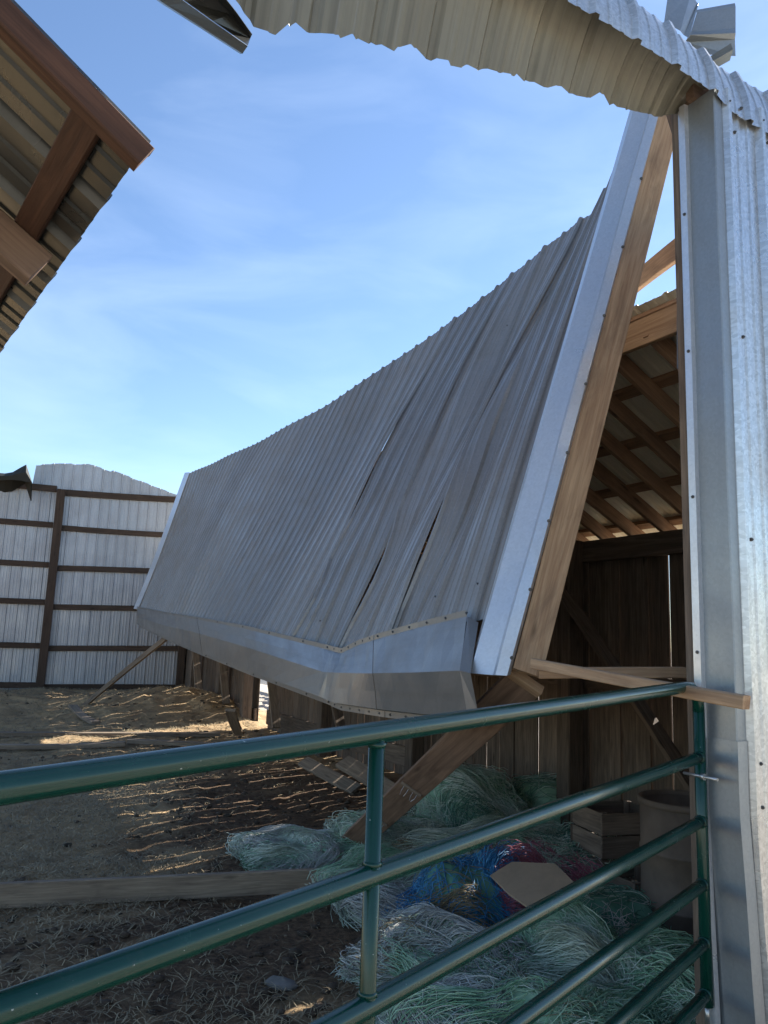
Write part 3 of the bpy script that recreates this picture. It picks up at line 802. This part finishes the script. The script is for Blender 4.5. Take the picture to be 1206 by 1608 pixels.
k = 0; u = 2.66 - 15 * PITCH_M
while k < 5:
    n_ = 3
    sheet('torn_sheet', sof, u, n_, list(np.linspace(0, 1, 9)), M['beige'], head, side=1.0, hgt=0.013, lift=0.0015 * (k % 2), vmax=tornedge, vlen=.25, lap=(k < 4))
    u += n_ * PITCH_M; k += 1
# flashing scraps standing up over the header
def patch(name, pts, mat, parent, solid=0.0015): return loft(name, pts, mat, parent, solid)
s1 = thing('flashing_scrap', at(1062, 60, 3.7), 'bent grey flashing scrap sticking up above the torn header, left piece', 'flashing')
patch('flashing_sheet', [[at(1043, 34, 3.6), at(1052, -30, 3.8)], [at(1068, 48, 3.58), at(1085, -10, 3.8)], [at(1074, 55, 3.62), at(1095, 5, 3.82)], [at(1082, 60, 3.6), at(1097, 6, 3.8)]], M['jamb'], s1)
s2 = thing('flashing_scrap', at(1120, 60, 3.9), 'square ribbed grey metal offcut standing up above the barn corner', 'flashing')
patch('flashing_sheet', [[at(1092, 16, 3.92), at(1154, 5, 3.98)], [at(1094, 20, 3.9), at(1155, 10, 3.96)], [at(1085, 50, 3.86), at(1155, 45, 3.92)], [at(1082, 55, 3.82), at(1155, 52, 3.88)], [at(1076, 66, 3.86), at(1154, 62, 3.9)], [at(1100, 85, 3.84), at(1155, 88, 3.9)]], M['jamb'], s2)
patch('folded_edge', [[at(1110, 92, 3.8), at(1148, 68, 3.84)], [at(1118, 97, 3.74), at(1151, 78, 3.8)], [at(1128, 105, 3.78), at(1146, 95, 3.82)]], M['beige'], s2)
# channel dangling at the left end of the torn header
ch = thing('metal_channel', at(320, 20, 2.85), 'open metal channel dangling at the left end of the torn header', 'trim')
c0 = [at(205, -32, 2.62), at(262, 8, 2.72), at(316, 42, 2.82), at(381, 84, 2.95)]
c1 = [at(240, -34, 2.58), at(292, 4, 2.68), at(334, 34, 2.78), at(389, 72, 2.92)]
c2 = [at(300, -40, 2.66), at(336, -6, 2.74), at(362, 22, 2.84), at(393, 60, 2.98)]
c3 = [at(318, -40, 2.60), at(350, -8, 2.68), at(372, 20, 2.78), at(396, 54, 2.92)]
patch('channel', [[p + UP * .02 + A * .03 for p in c0], c0, c1], M['jamb'], ch)
patch('channel_web', [[p + UP * .003 for p in c1], c2, c3], M['taupe'], ch)

# ------------------------------------------------------------------ eave corner at upper left
EA = radians(54); ES = 0.61
E1 = np.array([-sin(EA), -cos(EA), ES]); E1 /= np.linalg.norm(E1)
E2 = np.array([-cos(EA), sin(EA), 0.0]); E3 = np.cross(E1, E2)
if E3[2] < 0: E3 = -E3
EC = at(212, 236, 1.9)
def ev(i, j, k=0.0): return EC + E1 * i + E2 * j + E3 * k
eave = thing('roof_eave', ev(0.6, 1.0, 0), 'brown timber roof corner with ribbed metal underside jutting in from the upper left', 'roof')
EPI = 0.305
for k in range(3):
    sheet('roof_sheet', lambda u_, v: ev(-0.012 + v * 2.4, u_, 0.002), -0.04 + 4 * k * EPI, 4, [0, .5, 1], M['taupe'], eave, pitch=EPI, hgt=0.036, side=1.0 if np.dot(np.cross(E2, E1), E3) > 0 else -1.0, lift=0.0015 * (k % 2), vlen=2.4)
beam('barge_board', ev(-0.03, -0.024, -0.018), ev(2.4, -0.024, -0.018), 0.047, 0.066, M['wood_brown'], eave, up=E3, warp=0.0)
beam('purlin', ev(0.118, 0.004, -0.022), ev(0.118, 3.8, -0.022), 0.078, 0.038, M['wood_brown'], eave, up=E3)
beam('purlin', ev(0.60, 0.004, -0.022), ev(0.60, 3.8, -0.022), 0.089, 0.038, M['wood_brown'], eave, up=E3)
RP = onplane(46, 412, E3, E3 @ ev(0, 0, -0.10)) - EC
beam('rafter', ev(RP @ E1 - 0.035, RP @ E2, -0.10), ev(2.4, RP @ E2, -0.10), 0.066, 0.115, M['wood_rafter'], eave, up=E3)
beam('rafter', ev(0.45, RP @ E2 - 0.62, -0.10), ev(2.4, RP @ E2 - 0.62, -0.10), 0.06, 0.115, M['wood_brown'], eave, up=E3)

# ------------------------------------------------------------------ green tube gate
G0, G1 = at(0, 1238, 0.976), at(1096, 1076, 2.98)
gd = G1 - G0; gdh = gd / np.linalg.norm(gd)
gate = thing('tube_gate', (G1[0], G1[1], 0.4), 'green painted steel tube gate standing open across the foreground', 'gate')
zoff = [0.0, -0.268, -0.500, -0.722, -0.924, -1.098]
Gl = G0 - gd * 0.45
R_ = 0.0215
def gp(t, z): return G0 + gd * t + UP * z
e_t = 1.0
bend = [gp(e_t, -0.10), gp(e_t - 0.002, -0.06), gp(e_t - 0.012, -0.025), gp(e_t - 0.03, -0.006), gp(e_t - 0.06, 0)]
tube('top_rail', [gp(-0.45, 0)] + [gp(t, 0) for t in np.linspace(-.4, .92, 12)] + bend[::-1], R_, M['green'], gate, 20)
tube('end_post', [gp(e_t, -0.09), gp(e_t, -0.6), gp(e_t, -1.14)], R_, M['green'], gate, 18)
for z in zoff[1:]:
    tube('rail', [gp(-0.45, z), gp(0.2, z), gp(0.6, z), gp(e_t - 0.006, z)], R_, M['green'], gate, 18)
tsv = float(np.interp(0, [0], [0]))
def t_at_x(xp):
    best = min(np.linspace(0, 1, 2001), key=lambda t: abs(pxx(gp(t, -0.1)) - xp)); return best
def pxx(p):
    c = RN.T @ (np.asarray(p) - EYEP); return 603 + FPX * c[0] / -c[2]
ts = t_at_x(589)
tube('stay', [gp(ts, 0.0), gp(ts, -0.6), gp(ts, -1.1)], 0.0165, M['green'], gate, 16)
wb = []
for z in zoff[1:]:
    c = gp(ts, z); wb.append(tube_geo([c + UP * (R_ - .002), c + UP * (R_ + .006)], [0.021, 0.017], 12))
    c = gp(e_t, z); wb.append(tube_geo([c - gdh * (R_ + .008), c - gdh * (R_ - .006)], [0.023, 0.026], 12))
wb.append(tube_geo([gp(ts, -R_ - .007), gp(ts, -R_ + .003)], [0.017, 0.021], 12))
merged('weld_beads', wb, M['green'], gate, True, 'stuff')
hz = gp(e_t, -0.335)
hb = tube('hinge_bolt', [hz - N * 0.02 - A * 0.09, hz - N * 0.02 + A * 0.06], 0.006, M['steel'], gate, 8)
tube('bolt_nut', [hz - N * 0.02 - A * 0.035, hz - N * 0.02 - A * 0.02], 0.013, M['steel'], hb, 6)
tube('hinge_pin', [gp(e_t, -1.14), gp(e_t, -1.2)], 0.009, M['steel'], gate, 8)

# ------------------------------------------------------------------ loose timber
def board(name, p0, p1, w, t, mat, label, cat='board', up=(0, 0, 1), warp=0.01, group=None):
    o = beam(name, p0, p1, w, t, mat, None, up=up, warp=warp); return tag(o, label, cat, group)
# rafter propping the fallen roof, with cleats and bent nails
leg = thing('prop_rafter', at(660, 1200, 5), 'heavy brown rafter with bent nails slanting from under the roof corner to the netting', 'board')
l0, l1 = at(820, 1074, 3.86), at(528, 1346, 6.45)
lx = (l1 - l0) / np.linalg.norm(l1 - l0)
ln = np.cross(lx, at(700, 1200, 5) - at(650, 1160, 5)); ln /= np.linalg.norm(ln)
if ln @ ray(700, 1200) > 0: ln = -ln
beam('rafter', l0, l1, 0.19, 0.042, M['wood_rafter'], leg, up=ln, warp=0.006)
lw_ = np.cross(ln, lx)
ng = []
for t_ in (0.46, 0.66):
    c = l0 + (l1 - l0) * t_ + ln * 0.03
    beam('cleat', c - lw_ * 0.075, c + lw_ * 0.075, 0.03, 0.018, M['wood_grey'], leg, up=ln)
    for s in (-0.05, -0.015, 0.02, 0.05):
        b = c + lw_ * s + ln * 0.008
        ng.append(tube_geo([b, b + ln * 0.03 + lx * .01, b + ln * 0.045 + lx * (0.03 + random.uniform(0, .02)) + lw_ * random.uniform(-.01, .01)], 0.0022, 5))
merged('nails', ng, M['nail'], leg, kind='stuff')
beam('lit_end_cap', l0 - lx * 0.03 - lw_ * .095, l0 - lx * 0.03 + lw_ * .095, 0.05, 0.05, M['wood_new'], leg, up=ln)  # lighter wood paints the light falling on the rafter's end cap
lb = board('loose_board', at(838, 1042, 3.62), at(1172, 1103, 2.62), 0.04, 0.047, M['wood_new'], 'tan board crossing over the gate end with its tip in front of the jamb', warp=0.004)
mb_ = lb.matrix_local.to_3x3(); bx_, by_, bz_ = (np.array(mb_.col[k]) for k in range(3))
fv = max((by_, -by_, bz_, -bz_), key=lambda v_: -(v_ @ ray(1110, 1092))); sv = np.cross(fv, bx_)
Lb = lb.dimensions[0]; hw = 0.02 if abs(fv @ by_) > .5 else 0.02
hw = (0.04 if abs(fv @ by_) > .5 else 0.047) / 2
bc = np.array(lb.location) + bx_ * (Lb / 2 - 0.165) + fv * (hw + 0.0012)
Vs = []; Fs = []
for (x_, y_, w_, h_) in ((-.036, .004, .009, .003), (-.034, -.006, .007, .003), (-.026, -.001, .003, .010), (-.008, .006, .016, .006), (-.007, -.004, .012, .004), (.006, -.005, .003, .012), (.016, .008, .008, .003)):
    b_ = len(Vs); o_ = bc + bx_ * x_ + sv * y_
    for (i_, j_) in ((-1, -1), (1, -1), (1, 1), (-1, 1)): Vs.append(o_ + bx_ * i_ * w_ / 2 + sv * j_ * h_ / 2)
    Fs.append((b_, b_ + 1, b_ + 2, b_ + 3))
me_ = bpy.data.meshes.new('grade_stamp'); inv = lb.matrix_local.inverted()
me_.from_pydata([tuple(inv @ Vector(v_)) for v_ in Vs], [], Fs); me_.update()
link('grade_stamp', me_, M['black'], lb)
board('loose_board', at(846, 1057, 3.68), at(1074, 1056, 3.60), 0.09, 0.05, M['wood_new'], 'short tan board lying level behind the tan board that crosses the gate', warp=0.003)
p0 = onground(122, 1117, 0.12); p1 = at(262, 1001, 13.2)
board('leaning_pole', p0, p1, 0.05, 0.09, M['wood_grey'], 'thin grey pole propped from the ground up to the far eave of the fallen roof', 'pole')
def gboard(x0, y0, x1, y1, w, t, mat, label, zoff_=0.0, warp=0.03, rise=(0, 0)):
    a_, b_ = onground(x0, y0), onground(x1, y1)
    a_[2] = gh(a_) + t / 2 + zoff_ + rise[0]; b_[2] = gh(b_) + t / 2 + zoff_ + rise[1]
    return board('ground_board', a_, b_, w, t, mat, label, warp=warp)
gboard(-60, 1425, 512, 1396, 0.045, 0.15, M['wood_grey'], 'long grey brown board on edge across the near ground', -0.005, 0.02)
gboard(-60, 1160, 345, 1160, 0.16, 0.06, M['wood_grey'], 'upper of two long weathered boards lying across the middle of the yard', 0.03, .03)
gboard(-60, 1176, 196, 1176, 0.15, 0.06, M['wood_grey'], 'lower left of the long weathered boards lying in the middle of the yard', 0.03, .03)
gboard(200, 1172, 372, 1176, 0.14, 0.06, M['wood_grey'], 'lower right of the long weathered boards ending short of the gap in the planks', 0.03, .03)
gboard(112, 1132, 150, 1146, 0.16, 0.05, M['wood_grey'], 'short split board lying just below the foot of the leaning pole', 0.03)
board('wall_board', onground(362, 1115, .55), onground(376, 1152, .12), 0.16, 0.05, M['wood_grey'], 'short board leaning on the dung mound left of the gap in the plank wall', warp=.03)
board('wall_board', onground(476, 1195, .22), onground(560, 1240, .03), 0.17, 0.035, M['wood_grey'], 'pale plank with a broken end lying below the gate top rail by the plank wall', up=(-.3, -.4, 1), warp=.02)
board('wall_board', onground(538, 1196, .30), onground(640, 1262, .05), 0.20, 0.05, M['wood_grey'], 'grey plank lying behind the pale broken plank beside the wall', up=(-.4, -.4, 1), warp=.02)
board('wall_board', onground(592, 1290, .12), onground(682, 1240, .22), 0.18, 0.04, M['wood_grey'], 'weathered board half buried in netting behind the slanting rafter', up=(-.3, -.4, 1), warp=.02)

# ------------------------------------------------------------------ drum, boxes, cardboard
def lathe(name, c, prof, mat, parent, n=36, wob=0.0):
    V = []; Fc = []
    for (r, z) in prof:
        for k in range(n):
            a_ = 2 * pi * k / n; rr = r * (1 + wob * sin(3 * a_ + z * 4))
            V.append((c[0] + rr * cos(a_), c[1] + rr * sin(a_), c[2] + z))
    for i in range(len(prof) - 1):
        for k in range(n): Fc.append((i * n + k, i * n + (k + 1) % n, (i + 1) * n + (k + 1) % n, (i + 1) * n + k))
    return raw(name, V, Fc, mat, parent, True, origin=c)
dc = onground(1085, 1490); dc[2] = gh(dc)
drum = thing('fibre_drum', dc, 'open brown fibre drum standing behind the gate beside the jamb', 'drum')
shell = lathe('shell', dc, [(0.0, 0.01), (0.265, 0.01), (0.275, 0.03), (0.278, 0.28), (0.285, 0.285), (0.285, 0.30), (0.278, 0.305), (0.278, 0.58), (0.285, 0.585), (0.285, 0.60), (0.278, 0.605), (0.278, 0.86), (0.262, 0.86), (0.258, 0.12), (0.0, 0.11)], M['rust'], drum, wob=0.01)
lathe('rim', dc, [(0.276, 0.845), (0.29, 0.85), (0.29, 0.885), (0.27, 0.885), (0.26, 0.86)], M['rust'], shell, wob=0.01)
def crate(px_, py_, size, rotz, label, mat, z=0.0, slat=True):
    c = onground(px_, py_); c[2] = gh(c) + z
    t = thing('wooden_crate', c, label, 'crate')
    w, d, h = size; R2 = Matrix.Rotation(rotz, 3, 'Z')
    P = lambda x, y, z_: np.array(c) + np.array(R2 @ Vector((x, y, z_)))
    for s in (-1, 1):
        for k in range(4):
            zz = (k + .5) * h / 4
            beam('slat', P(-w / 2, s * d / 2, zz), P(w / 2, s * d / 2, zz), 0.018, h / 4 - .008, mat, t)
            beam('slat', P(s * (w / 2 - .012), -d / 2 + .012, zz), P(s * (w / 2 - .012), d / 2 - .012, zz), 0.018, h / 4 - .008, mat, t)
        for s2 in (-1, 1): beam('corner_post', P(s * (w / 2 - .04), s2 * (d / 2 - .03), 0.01), P(s * (w / 2 - .04), s2 * (d / 2 - .03), h), .035, .035, mat, t, up=(1, 0, 0))
    beam('base', P(-w / 2 + .02, 0, .02), P(w / 2 - .02, 0, .02), d - .04, .015, mat, t)
    return t
crate(1000, 1445, (0.36, 0.3, 0.32), 0.5, 'small grey slatted crate tipped beside the drum', M['wood_grey'])
crate(968, 1400, (0.5, 0.4, 0.62), 0.3, 'tall dark slatted crate behind the small crate', M['wood_dark'])
cb = [onplane(x_, y_, (-.25, -.35, 1), -1.42) for x_, y_ in ((770, 1374), (804, 1353), (872, 1356), (908, 1392), (846, 1436), (800, 1404))]
cc = np.mean(cb, axis=0)
V = [cc] + cb + [p - UP * 0.008 for p in [cc] + cb]
nC = len(cb); Fc = [(0, 1 + i, 1 + (i + 1) % nC) for i in range(nC)] + [(nC + 1, nC + 2 + (i + 1) % nC, nC + 2 + i) for i in range(nC)] + [(1 + i, nC + 2 + i, nC + 2 + (i + 1) % nC, 1 + (i + 1) % nC) for i in range(nC)]
tag(raw('cardboard_piece', V, Fc, M['card'], None), 'flat tan cardboard piece lying on top of the netting', 'cardboard')

# ------------------------------------------------------------------ heaps of netting and twine
def heap(name, c, rad, label, mats, hanks, per, seed, rot=0.0, rad_s=0.0019, cat='netting', core='tw_dark'):
    r = np.random.default_rng(seed)
    t = thing(name, c, label, cat, 'heaps of old netting')
    c = np.array(c, float); rx, ry, rz_ = rad
    cr, sr = cos(rot), sin(rot)
    ph = r.random(8) * 6.28
    def surf(d, m=1.0):
        k = 1 + 0.13 * np.sin(3 * d[..., 0] + ph[0] + 2 * d[..., 2]) + 0.12 * np.sin(4.3 * d[..., 1] + ph[1]) + 0.08 * np.sin(7 * d[..., 0] + 5 * d[..., 1] + ph[2])
        p = d * (k * m)[..., None] * np.array([rx, ry, rz_])
        x = p[..., 0] * cr - p[..., 1] * sr; y = p[..., 0] * sr + p[..., 1] * cr
        return np.stack([c[0] + x, c[1] + y, c[2] + p[..., 2]], -1)
    # core
    nu, nv_ = 28, 12; V = []; Fc = []
    for j in range(nv_):
        th = (j / (nv_ - 1)) * pi * 0.56
        for i in range(nu):
            a_ = 2 * pi * i / nu; V.append(surf(np.array([sin(th) * cos(a_), sin(th) * sin(a_), cos(th)]), np.array(0.93)))
    for j in range(nv_ - 1):
        for i in range(nu): Fc.append((j * nu + i, j * nu + (i + 1) % nu, (j + 1) * nu + (i + 1) % nu, (j + 1) * nu + i))
    raw('core', V, Fc, M[core], t, True)
    for hk in range(hanks):
        mat = M[mats[int(r.integers(len(mats)))]] if r.random() > 0.04 else M['straw']
        cd = r.normal(size=3); cd[2] = abs(cd[2]) * 0.8 + 0.15; cd /= np.linalg.norm(cd)
        ax0 = r.normal(size=3); ax0 /= np.linalg.norm(ax0)
        skein = hk % 3 == 0
        spread = r.uniform(0.16, 0.30) if skein else r.uniform(0.3, 0.5); nseg = 9
        thick = r.uniform(0.05, 0.15)
        n = per
        d0 = cd + r.normal(size=(n, 3)) * spread; d0 /= np.linalg.norm(d0, axis=1)[:, None]
        ax = ax0 + r.normal(size=(n, 3)) * (0.16 if skein else 0.55); ax /= np.linalg.norm(ax, axis=1)[:, None]
        ln_ = r.uniform(0.6, 1.9, n) if skein else r.uniform(0.25, 1.0, n); th = (np.linspace(-0.5, 0.5, nseg)[None, :] * ln_[:, None])
        dd = d0[:, None, :]; kk = ax[:, None, :]
        cross = np.cross(kk, dd); dot = (kk * dd).sum(-1, keepdims=True)
        D = dd * np.cos(th)[..., None] + cross * np.sin(th)[..., None] + kk * dot * (1 - np.cos(th))[..., None]
        wv = (0.03 if skein else 0.07) * np.sin(th * r.uniform(4, 11, (n, 1)) + r.random((n, 1)) * 6) + 0.05 * np.sin(th * 2.2 + r.random() * 6)
        D = D + wv[..., None] * kk
        lay = 0.93 + r.random(n) * thick + (r.random(n) < 0.04) * r.random(n) * 0.1
        bun = np.clip(1 - np.linalg.norm(d0 - cd, axis=1) / (2 * spread), 0, 1) * (0.16 if skein else 0.05)
        P = surf(D, np.repeat((lay + bun)[:, None], nseg, 1) + 0.03 * np.sin(th * 8 + r.random((n, 1)) * 6) + 0.05 * np.sin(9 * D[..., 0] + ph[3]) * np.sin(8 * D[..., 1] + ph[4]))
        floor_ = c[2] - 0.04
        P[..., 2] = np.maximum(P[..., 2], floor_ + r.random((n, 1)) * 0.05)
        T = np.gradient(P, axis=1); T /= np.linalg.norm(T, axis=-1, keepdims=True) + 1e-9
        U_ = np.cross(T, np.array([0.13, 0.21, 0.97])); U_ /= np.linalg.norm(U_, axis=-1, keepdims=True) + 1e-9
        W_ = np.cross(T, U_)
        rs = rad_s * r.uniform(0.7, 1.5, (n, 1, 1))
        rings = np.stack([P + (U_ * cos(k_) + W_ * sin(k_)) * rs for k_ in (0, 2 * pi / 3, 4 * pi / 3)], 2)
        Vv = rings.reshape(-1, 3) - c
        b0 = (np.arange(n)[:, None] * nseg + np.arange(nseg - 1)[None, :]).ravel() * 3
        fs = np.concatenate([np.stack([b0 + k_, b0 + (k_ + 1) % 3, b0 + 3 + (k_ + 1) % 3, b0 + 3 + k_], -1) for k_ in range(3)])
        me_ = bpy.data.meshes.new('twine_hank')
        me_.vertices.add(len(Vv)); me_.vertices.foreach_set('co', Vv.astype(np.float32).ravel())
        me_.loops.add(len(fs) * 4); me_.loops.foreach_set('vertex_index', fs.astype(np.int32).ravel())
        me_.polygons.add(len(fs)); me_.polygons.foreach_set('loop_start', (np.arange(len(fs)) * 4).astype(np.int32))
        me_.polygons.foreach_set('loop_total', np.full(len(fs), 4, np.int32)); me_.update(calc_edges=True)
        o = link('twine_hank', me_, mat, t); o['kind'] = 'stuff'
    return t
def hc(x, y, z=0.0):
    p = onground(x, y, z); p[2] = z; return p
G, PA, GR, BL, RD, DK = 'tw_green', 'tw_pale', 'tw_grey', 'tw_blue', 'tw_red', 'tw_dark'
for args in (
    ((470, 1350, .0), (.46, .36, .20), 'low grey and green netting heap at the foot of the slanting rafter', [GR, PA, G, PA], 9, 1, 'tw_pale'),
    ((625, 1345, .0), (.60, .50, .28), 'pale green netting heap right of the gate stay, below the slanting rafter', [PA, G, PA, GR], 11, 2, 'tw_pale'),
    ((735, 1305, .0), (.62, .6, .46), 'tall green netting heap against the planks right of the slanting rafter', [PA, G, DK, PA], 11, 3, 'tw_green'),
    ((865, 1295, .0), (.62, .6, .42), 'green netting heap against the middle of the plank wall', [G, PA, DK], 11, 4, 'tw_green'),
    ((1000, 1290, .0), (.70, .6, .46), 'dark green netting heap against the planks next to the drum', [DK, G, PA], 10, 5, 'tw_dark'),
    ((780, 1372, .0), (.56, .5, .34), 'mixed green netting heap just above the cardboard piece', [PA, G, PA, DK], 10, 6, 'tw_green'),
    ((905, 1392, .0), (.48, .42, .36), 'green netting heap right of the cardboard piece', [G, DK, PA, RD], 9, 7, 'tw_dark'),
    ((650, 1420, .0), (.60, .46, .24), 'faded netting heap just behind the gate stay at mid height', [PA, GR, G], 10, 8, 'tw_pale'),
    ((668, 1522, .0), (.42, .42, .22), 'grey white netting heap right of the lower gate stay', [GR, PA, GR], 11, 11, 'tw_grey'),
    ((735, 1560, .0), (.46, .42, .25), 'pale netting heap between the second and third gate rails', [PA, GR, PA, G], 10, 12, 'tw_pale'),
    ((880, 1545, .0), (.34, .32, .32), 'round deep green netting ball left of the grey netting', [G, PA, G], 9, 13, 'tw_green'),
    ((945, 1485, .0), (.36, .34, .27), 'dull grey netting heap in front of the small crate', [DK, GR, DK, PA], 8, 14, 'tw_dark'),
    ((1010, 1600, .0), (.42, .36, .27), 'green netting heap low down near the drum', [G, PA, G], 9, 15, 'tw_green'),
    ((800, 1650, .0), (.42, .36, .25), 'green netting heap at the bottom edge under the third gate rail', [G, G, PA], 9, 16, 'tw_green'),
    ((690, 1655, .0), (.38, .34, .20), 'grey green netting heap at the bottom edge beside the gate stay', [PA, GR, G], 8, 17, 'tw_pale'),
    ((905, 1665, .0), (.36, .32, .2), 'pale green netting heap at the bottom edge right of the green one', [PA, G], 8, 21, 'tw_pale')):
    heap('net_heap', hc(*args[0]), args[1], args[2], args[3], args[4] + 6, 150, args[5], core=args[6])
heap('twine_heap', hc(712, 1460, .0), (.38, .31, .34), 'bright blue twine heap in the middle of the netting', [BL, BL, BL, BL, BL, G], 13, 150, 9, core='tw_dark')
heap('twine_heap', hc(795, 1455, .0), (.32, .28, .36), 'faded red twine heap below the cardboard piece', [RD, RD, RD, BL], 12, 150, 10, core='tw_dark')
heap('net_heap', hc(150, 1116, .1), (.26, .22, .16), 'small green netting clump by the foot of the leaning pole', [G, PA], 4, 90, 18)
heap('net_heap', hc(1075, 1615, .0), (.3, .28, .14), 'straw and net heap at the foot of the jamb below the drum', ['straw', G, 'straw'], 6, 120, 19)

# stones on the near ground
def stone(x, y, r_, label, seed):
    r = np.random.default_rng(seed); c = onground(x, y); c[2] = gh(c) + r_ * .15
    V = []; Fc = []; nu, nv_ = 14, 8; ph = r.random(6) * 6
    for j in range(nv_):
        th = pi * j / (nv_ - 1)
        for i in range(nu):
            a_ = 2 * pi * i / nu; k_ = 1 + .18 * sin(2 * a_ + ph[0]) + .1 * sin(5 * a_ + ph[1] + 3 * th) + .08 * cos(4 * th + ph[2])
            V.append(c + np.array([sin(th) * cos(a_) * r_ * 1.3 * k_, sin(th) * sin(a_) * r_ * k_, cos(th) * r_ * .5 * k_]))
    for j in range(nv_ - 1):
        for i in range(nu): Fc.append((j * nu + i, j * nu + (i + 1) % nu, (j + 1) * nu + (i + 1) % nu, (j + 1) * nu + i))
    tag(raw('stone', V, Fc, M['stone'], None, True, origin=c), label, 'stone')
stone(441, 1550, .06, 'flat grey stone on the dark soil left of the gate stay', 1)
stone(12, 1580, .06, 'small pale stone at the lower left edge of the ground', 2)

# ------------------------------------------------------------------ loose straw on the ground
def straw(n, seed):
    r = np.random.default_rng(seed)
    # denser close to the camera
    y = 2.4 + (r.random(n) ** 1.5) * 17; x = r.uniform(-1, 1, n) * (0.62 * y + .8)
    q = N[0] * x + N[1] * y; keep = (q < QW - .2) & (x > -9.5)
    keep &= r.random(n) < 0.035 + 1.1 * g_straw(x, y) ** 1.6
    x, y = x[keep], y[keep]; n = len(x); z = g_height(x, y)
    L = r.uniform(.03, .13, n); th = r.uniform(0, pi, n); ti = np.abs(r.normal(0, .16, n)); w = r.uniform(.0007, .0015, n) * (1 + y * 0.17)
    d = np.stack([np.cos(th) * np.cos(ti), np.sin(th) * np.cos(ti), np.sin(ti)], -1); s = np.stack([-np.sin(th), np.cos(th), np.zeros(n)], -1)
    c = np.stack([x, y, z + .004 + r.random(n) * .02], -1)
    b = c + d * L[:, None] * .5 + np.stack([np.zeros(n), np.zeros(n), r.uniform(0, .012, n)], -1)
    e = c + d * L[:, None] + s * (r.normal(0, .015, n))[:, None]; e[:, 2] -= r.uniform(0, .02, n)
    e[:, 2] = np.maximum(e[:, 2], g_height(e[:, 0], e[:, 1]) + .003)
    V = np.stack([c - s * w[:, None], c + s * w[:, None], b - s * w[:, None], b + s * w[:, None], e - s * w[:, None] * .6, e + s * w[:, None] * .6], 1).reshape(-1, 3)
    b0 = np.arange(n) * 6; fs = np.concatenate([np.stack([b0, b0 + 1, b0 + 3, b0 + 2], -1), np.stack([b0 + 2, b0 + 3, b0 + 5, b0 + 4], -1)])
    me_ = bpy.data.meshes.new('loose_straw')
    me_.vertices.add(len(V)); me_.vertices.foreach_set('co', V.astype(np.float32).ravel())
    me_.loops.add(len(fs) * 4); me_.loops.foreach_set('vertex_index', fs.astype(np.int32).ravel())
    me_.polygons.add(len(fs)); me_.polygons.foreach_set('loop_start', (np.arange(len(fs)) * 4).astype(np.int32))
    me_.polygons.foreach_set('loop_total', np.full(len(fs), 4, np.int32)); me_.update(calc_edges=True)
    o = link('loose_straw', me_, M['straw'], None)
    tag(o, 'dry tan straw scattered over the trampled yard', 'straw', kind='stuff')
straw(260000, 5)

# ------------------------------------------------------------------ dung clods
def clods(n, seed):
    r = np.random.default_rng(seed)
    y = 2.6 + (r.random(n) ** 1.3) * 15; x = r.uniform(-1, 1, n) * (0.6 * y + .6)
    q = N[0] * x + N[1] * y
    keep = (q < QW - .3) & (x > -9) & (r.random(n) < 0.25 + (1 - g_straw(x, y)) * 0.8)
    x, y = x[keep], y[keep]; n = len(x)
    ico = np.array([(0, 0, 1)] + [(.894 * cos(k_ * 1.2566), .894 * sin(k_ * 1.2566), .447) for k_ in range(5)] + [(.894 * cos(k_ * 1.2566 + .628), .894 * sin(k_ * 1.2566 + .628), -.447) for k_ in range(5)] + [(0, 0, -1)])
    tf = np.array([(0, 1 + k_, 1 + (k_ + 1) % 5) for k_ in range(5)] + [(1 + k_, 6 + k_, 1 + (k_ + 1) % 5) for k_ in range(5)] + [(1 + (k_ + 1) % 5, 6 + k_, 6 + (k_ + 1) % 5) for k_ in range(5)] + [(11, 6 + (k_ + 1) % 5, 6 + k_) for k_ in range(5)])
    sz = 0.008 + 0.032 * r.random(n) ** 3
    V = ico[None] * (1 + r.normal(0, .22, (n, 12, 1))) * sz[:, None, None] * np.array([1.2, 1.0, .6]) + np.stack([x, y, g_height(x, y) + sz * .2], -1)[:, None]
    F_ = (tf[None] + (np.arange(n) * 12)[:, None, None]).reshape(-1, 3)
    me_ = bpy.data.meshes.new('dung_clods')
    V = V.reshape(-1, 3)
    me_.vertices.add(len(V)); me_.vertices.foreach_set('co', V.astype(np.float32).ravel())
    me_.loops.add(len(F_) * 3); me_.loops.foreach_set('vertex_index', F_.astype(np.int32).ravel())
    me_.polygons.add(len(F_)); me_.polygons.foreach_set('loop_start', (np.arange(len(F_)) * 3).astype(np.int32))
    me_.polygons.foreach_set('loop_total', np.full(len(F_), 3, np.int32)); me_.update(calc_edges=True)
    o = link('dung_clods', me_, M['clod'], None, True)
    tag(o, 'small dark clods of dung and soil scattered over the yard', 'clods', kind='stuff')
M['clod'] = twine('dark clods', [(0.0, (0.025, 0.018, 0.012)), (0.6, (0.075, 0.052, 0.034)), (1.0, (0.16, 0.12, 0.08))], 0.95)
clods(6000, 11)
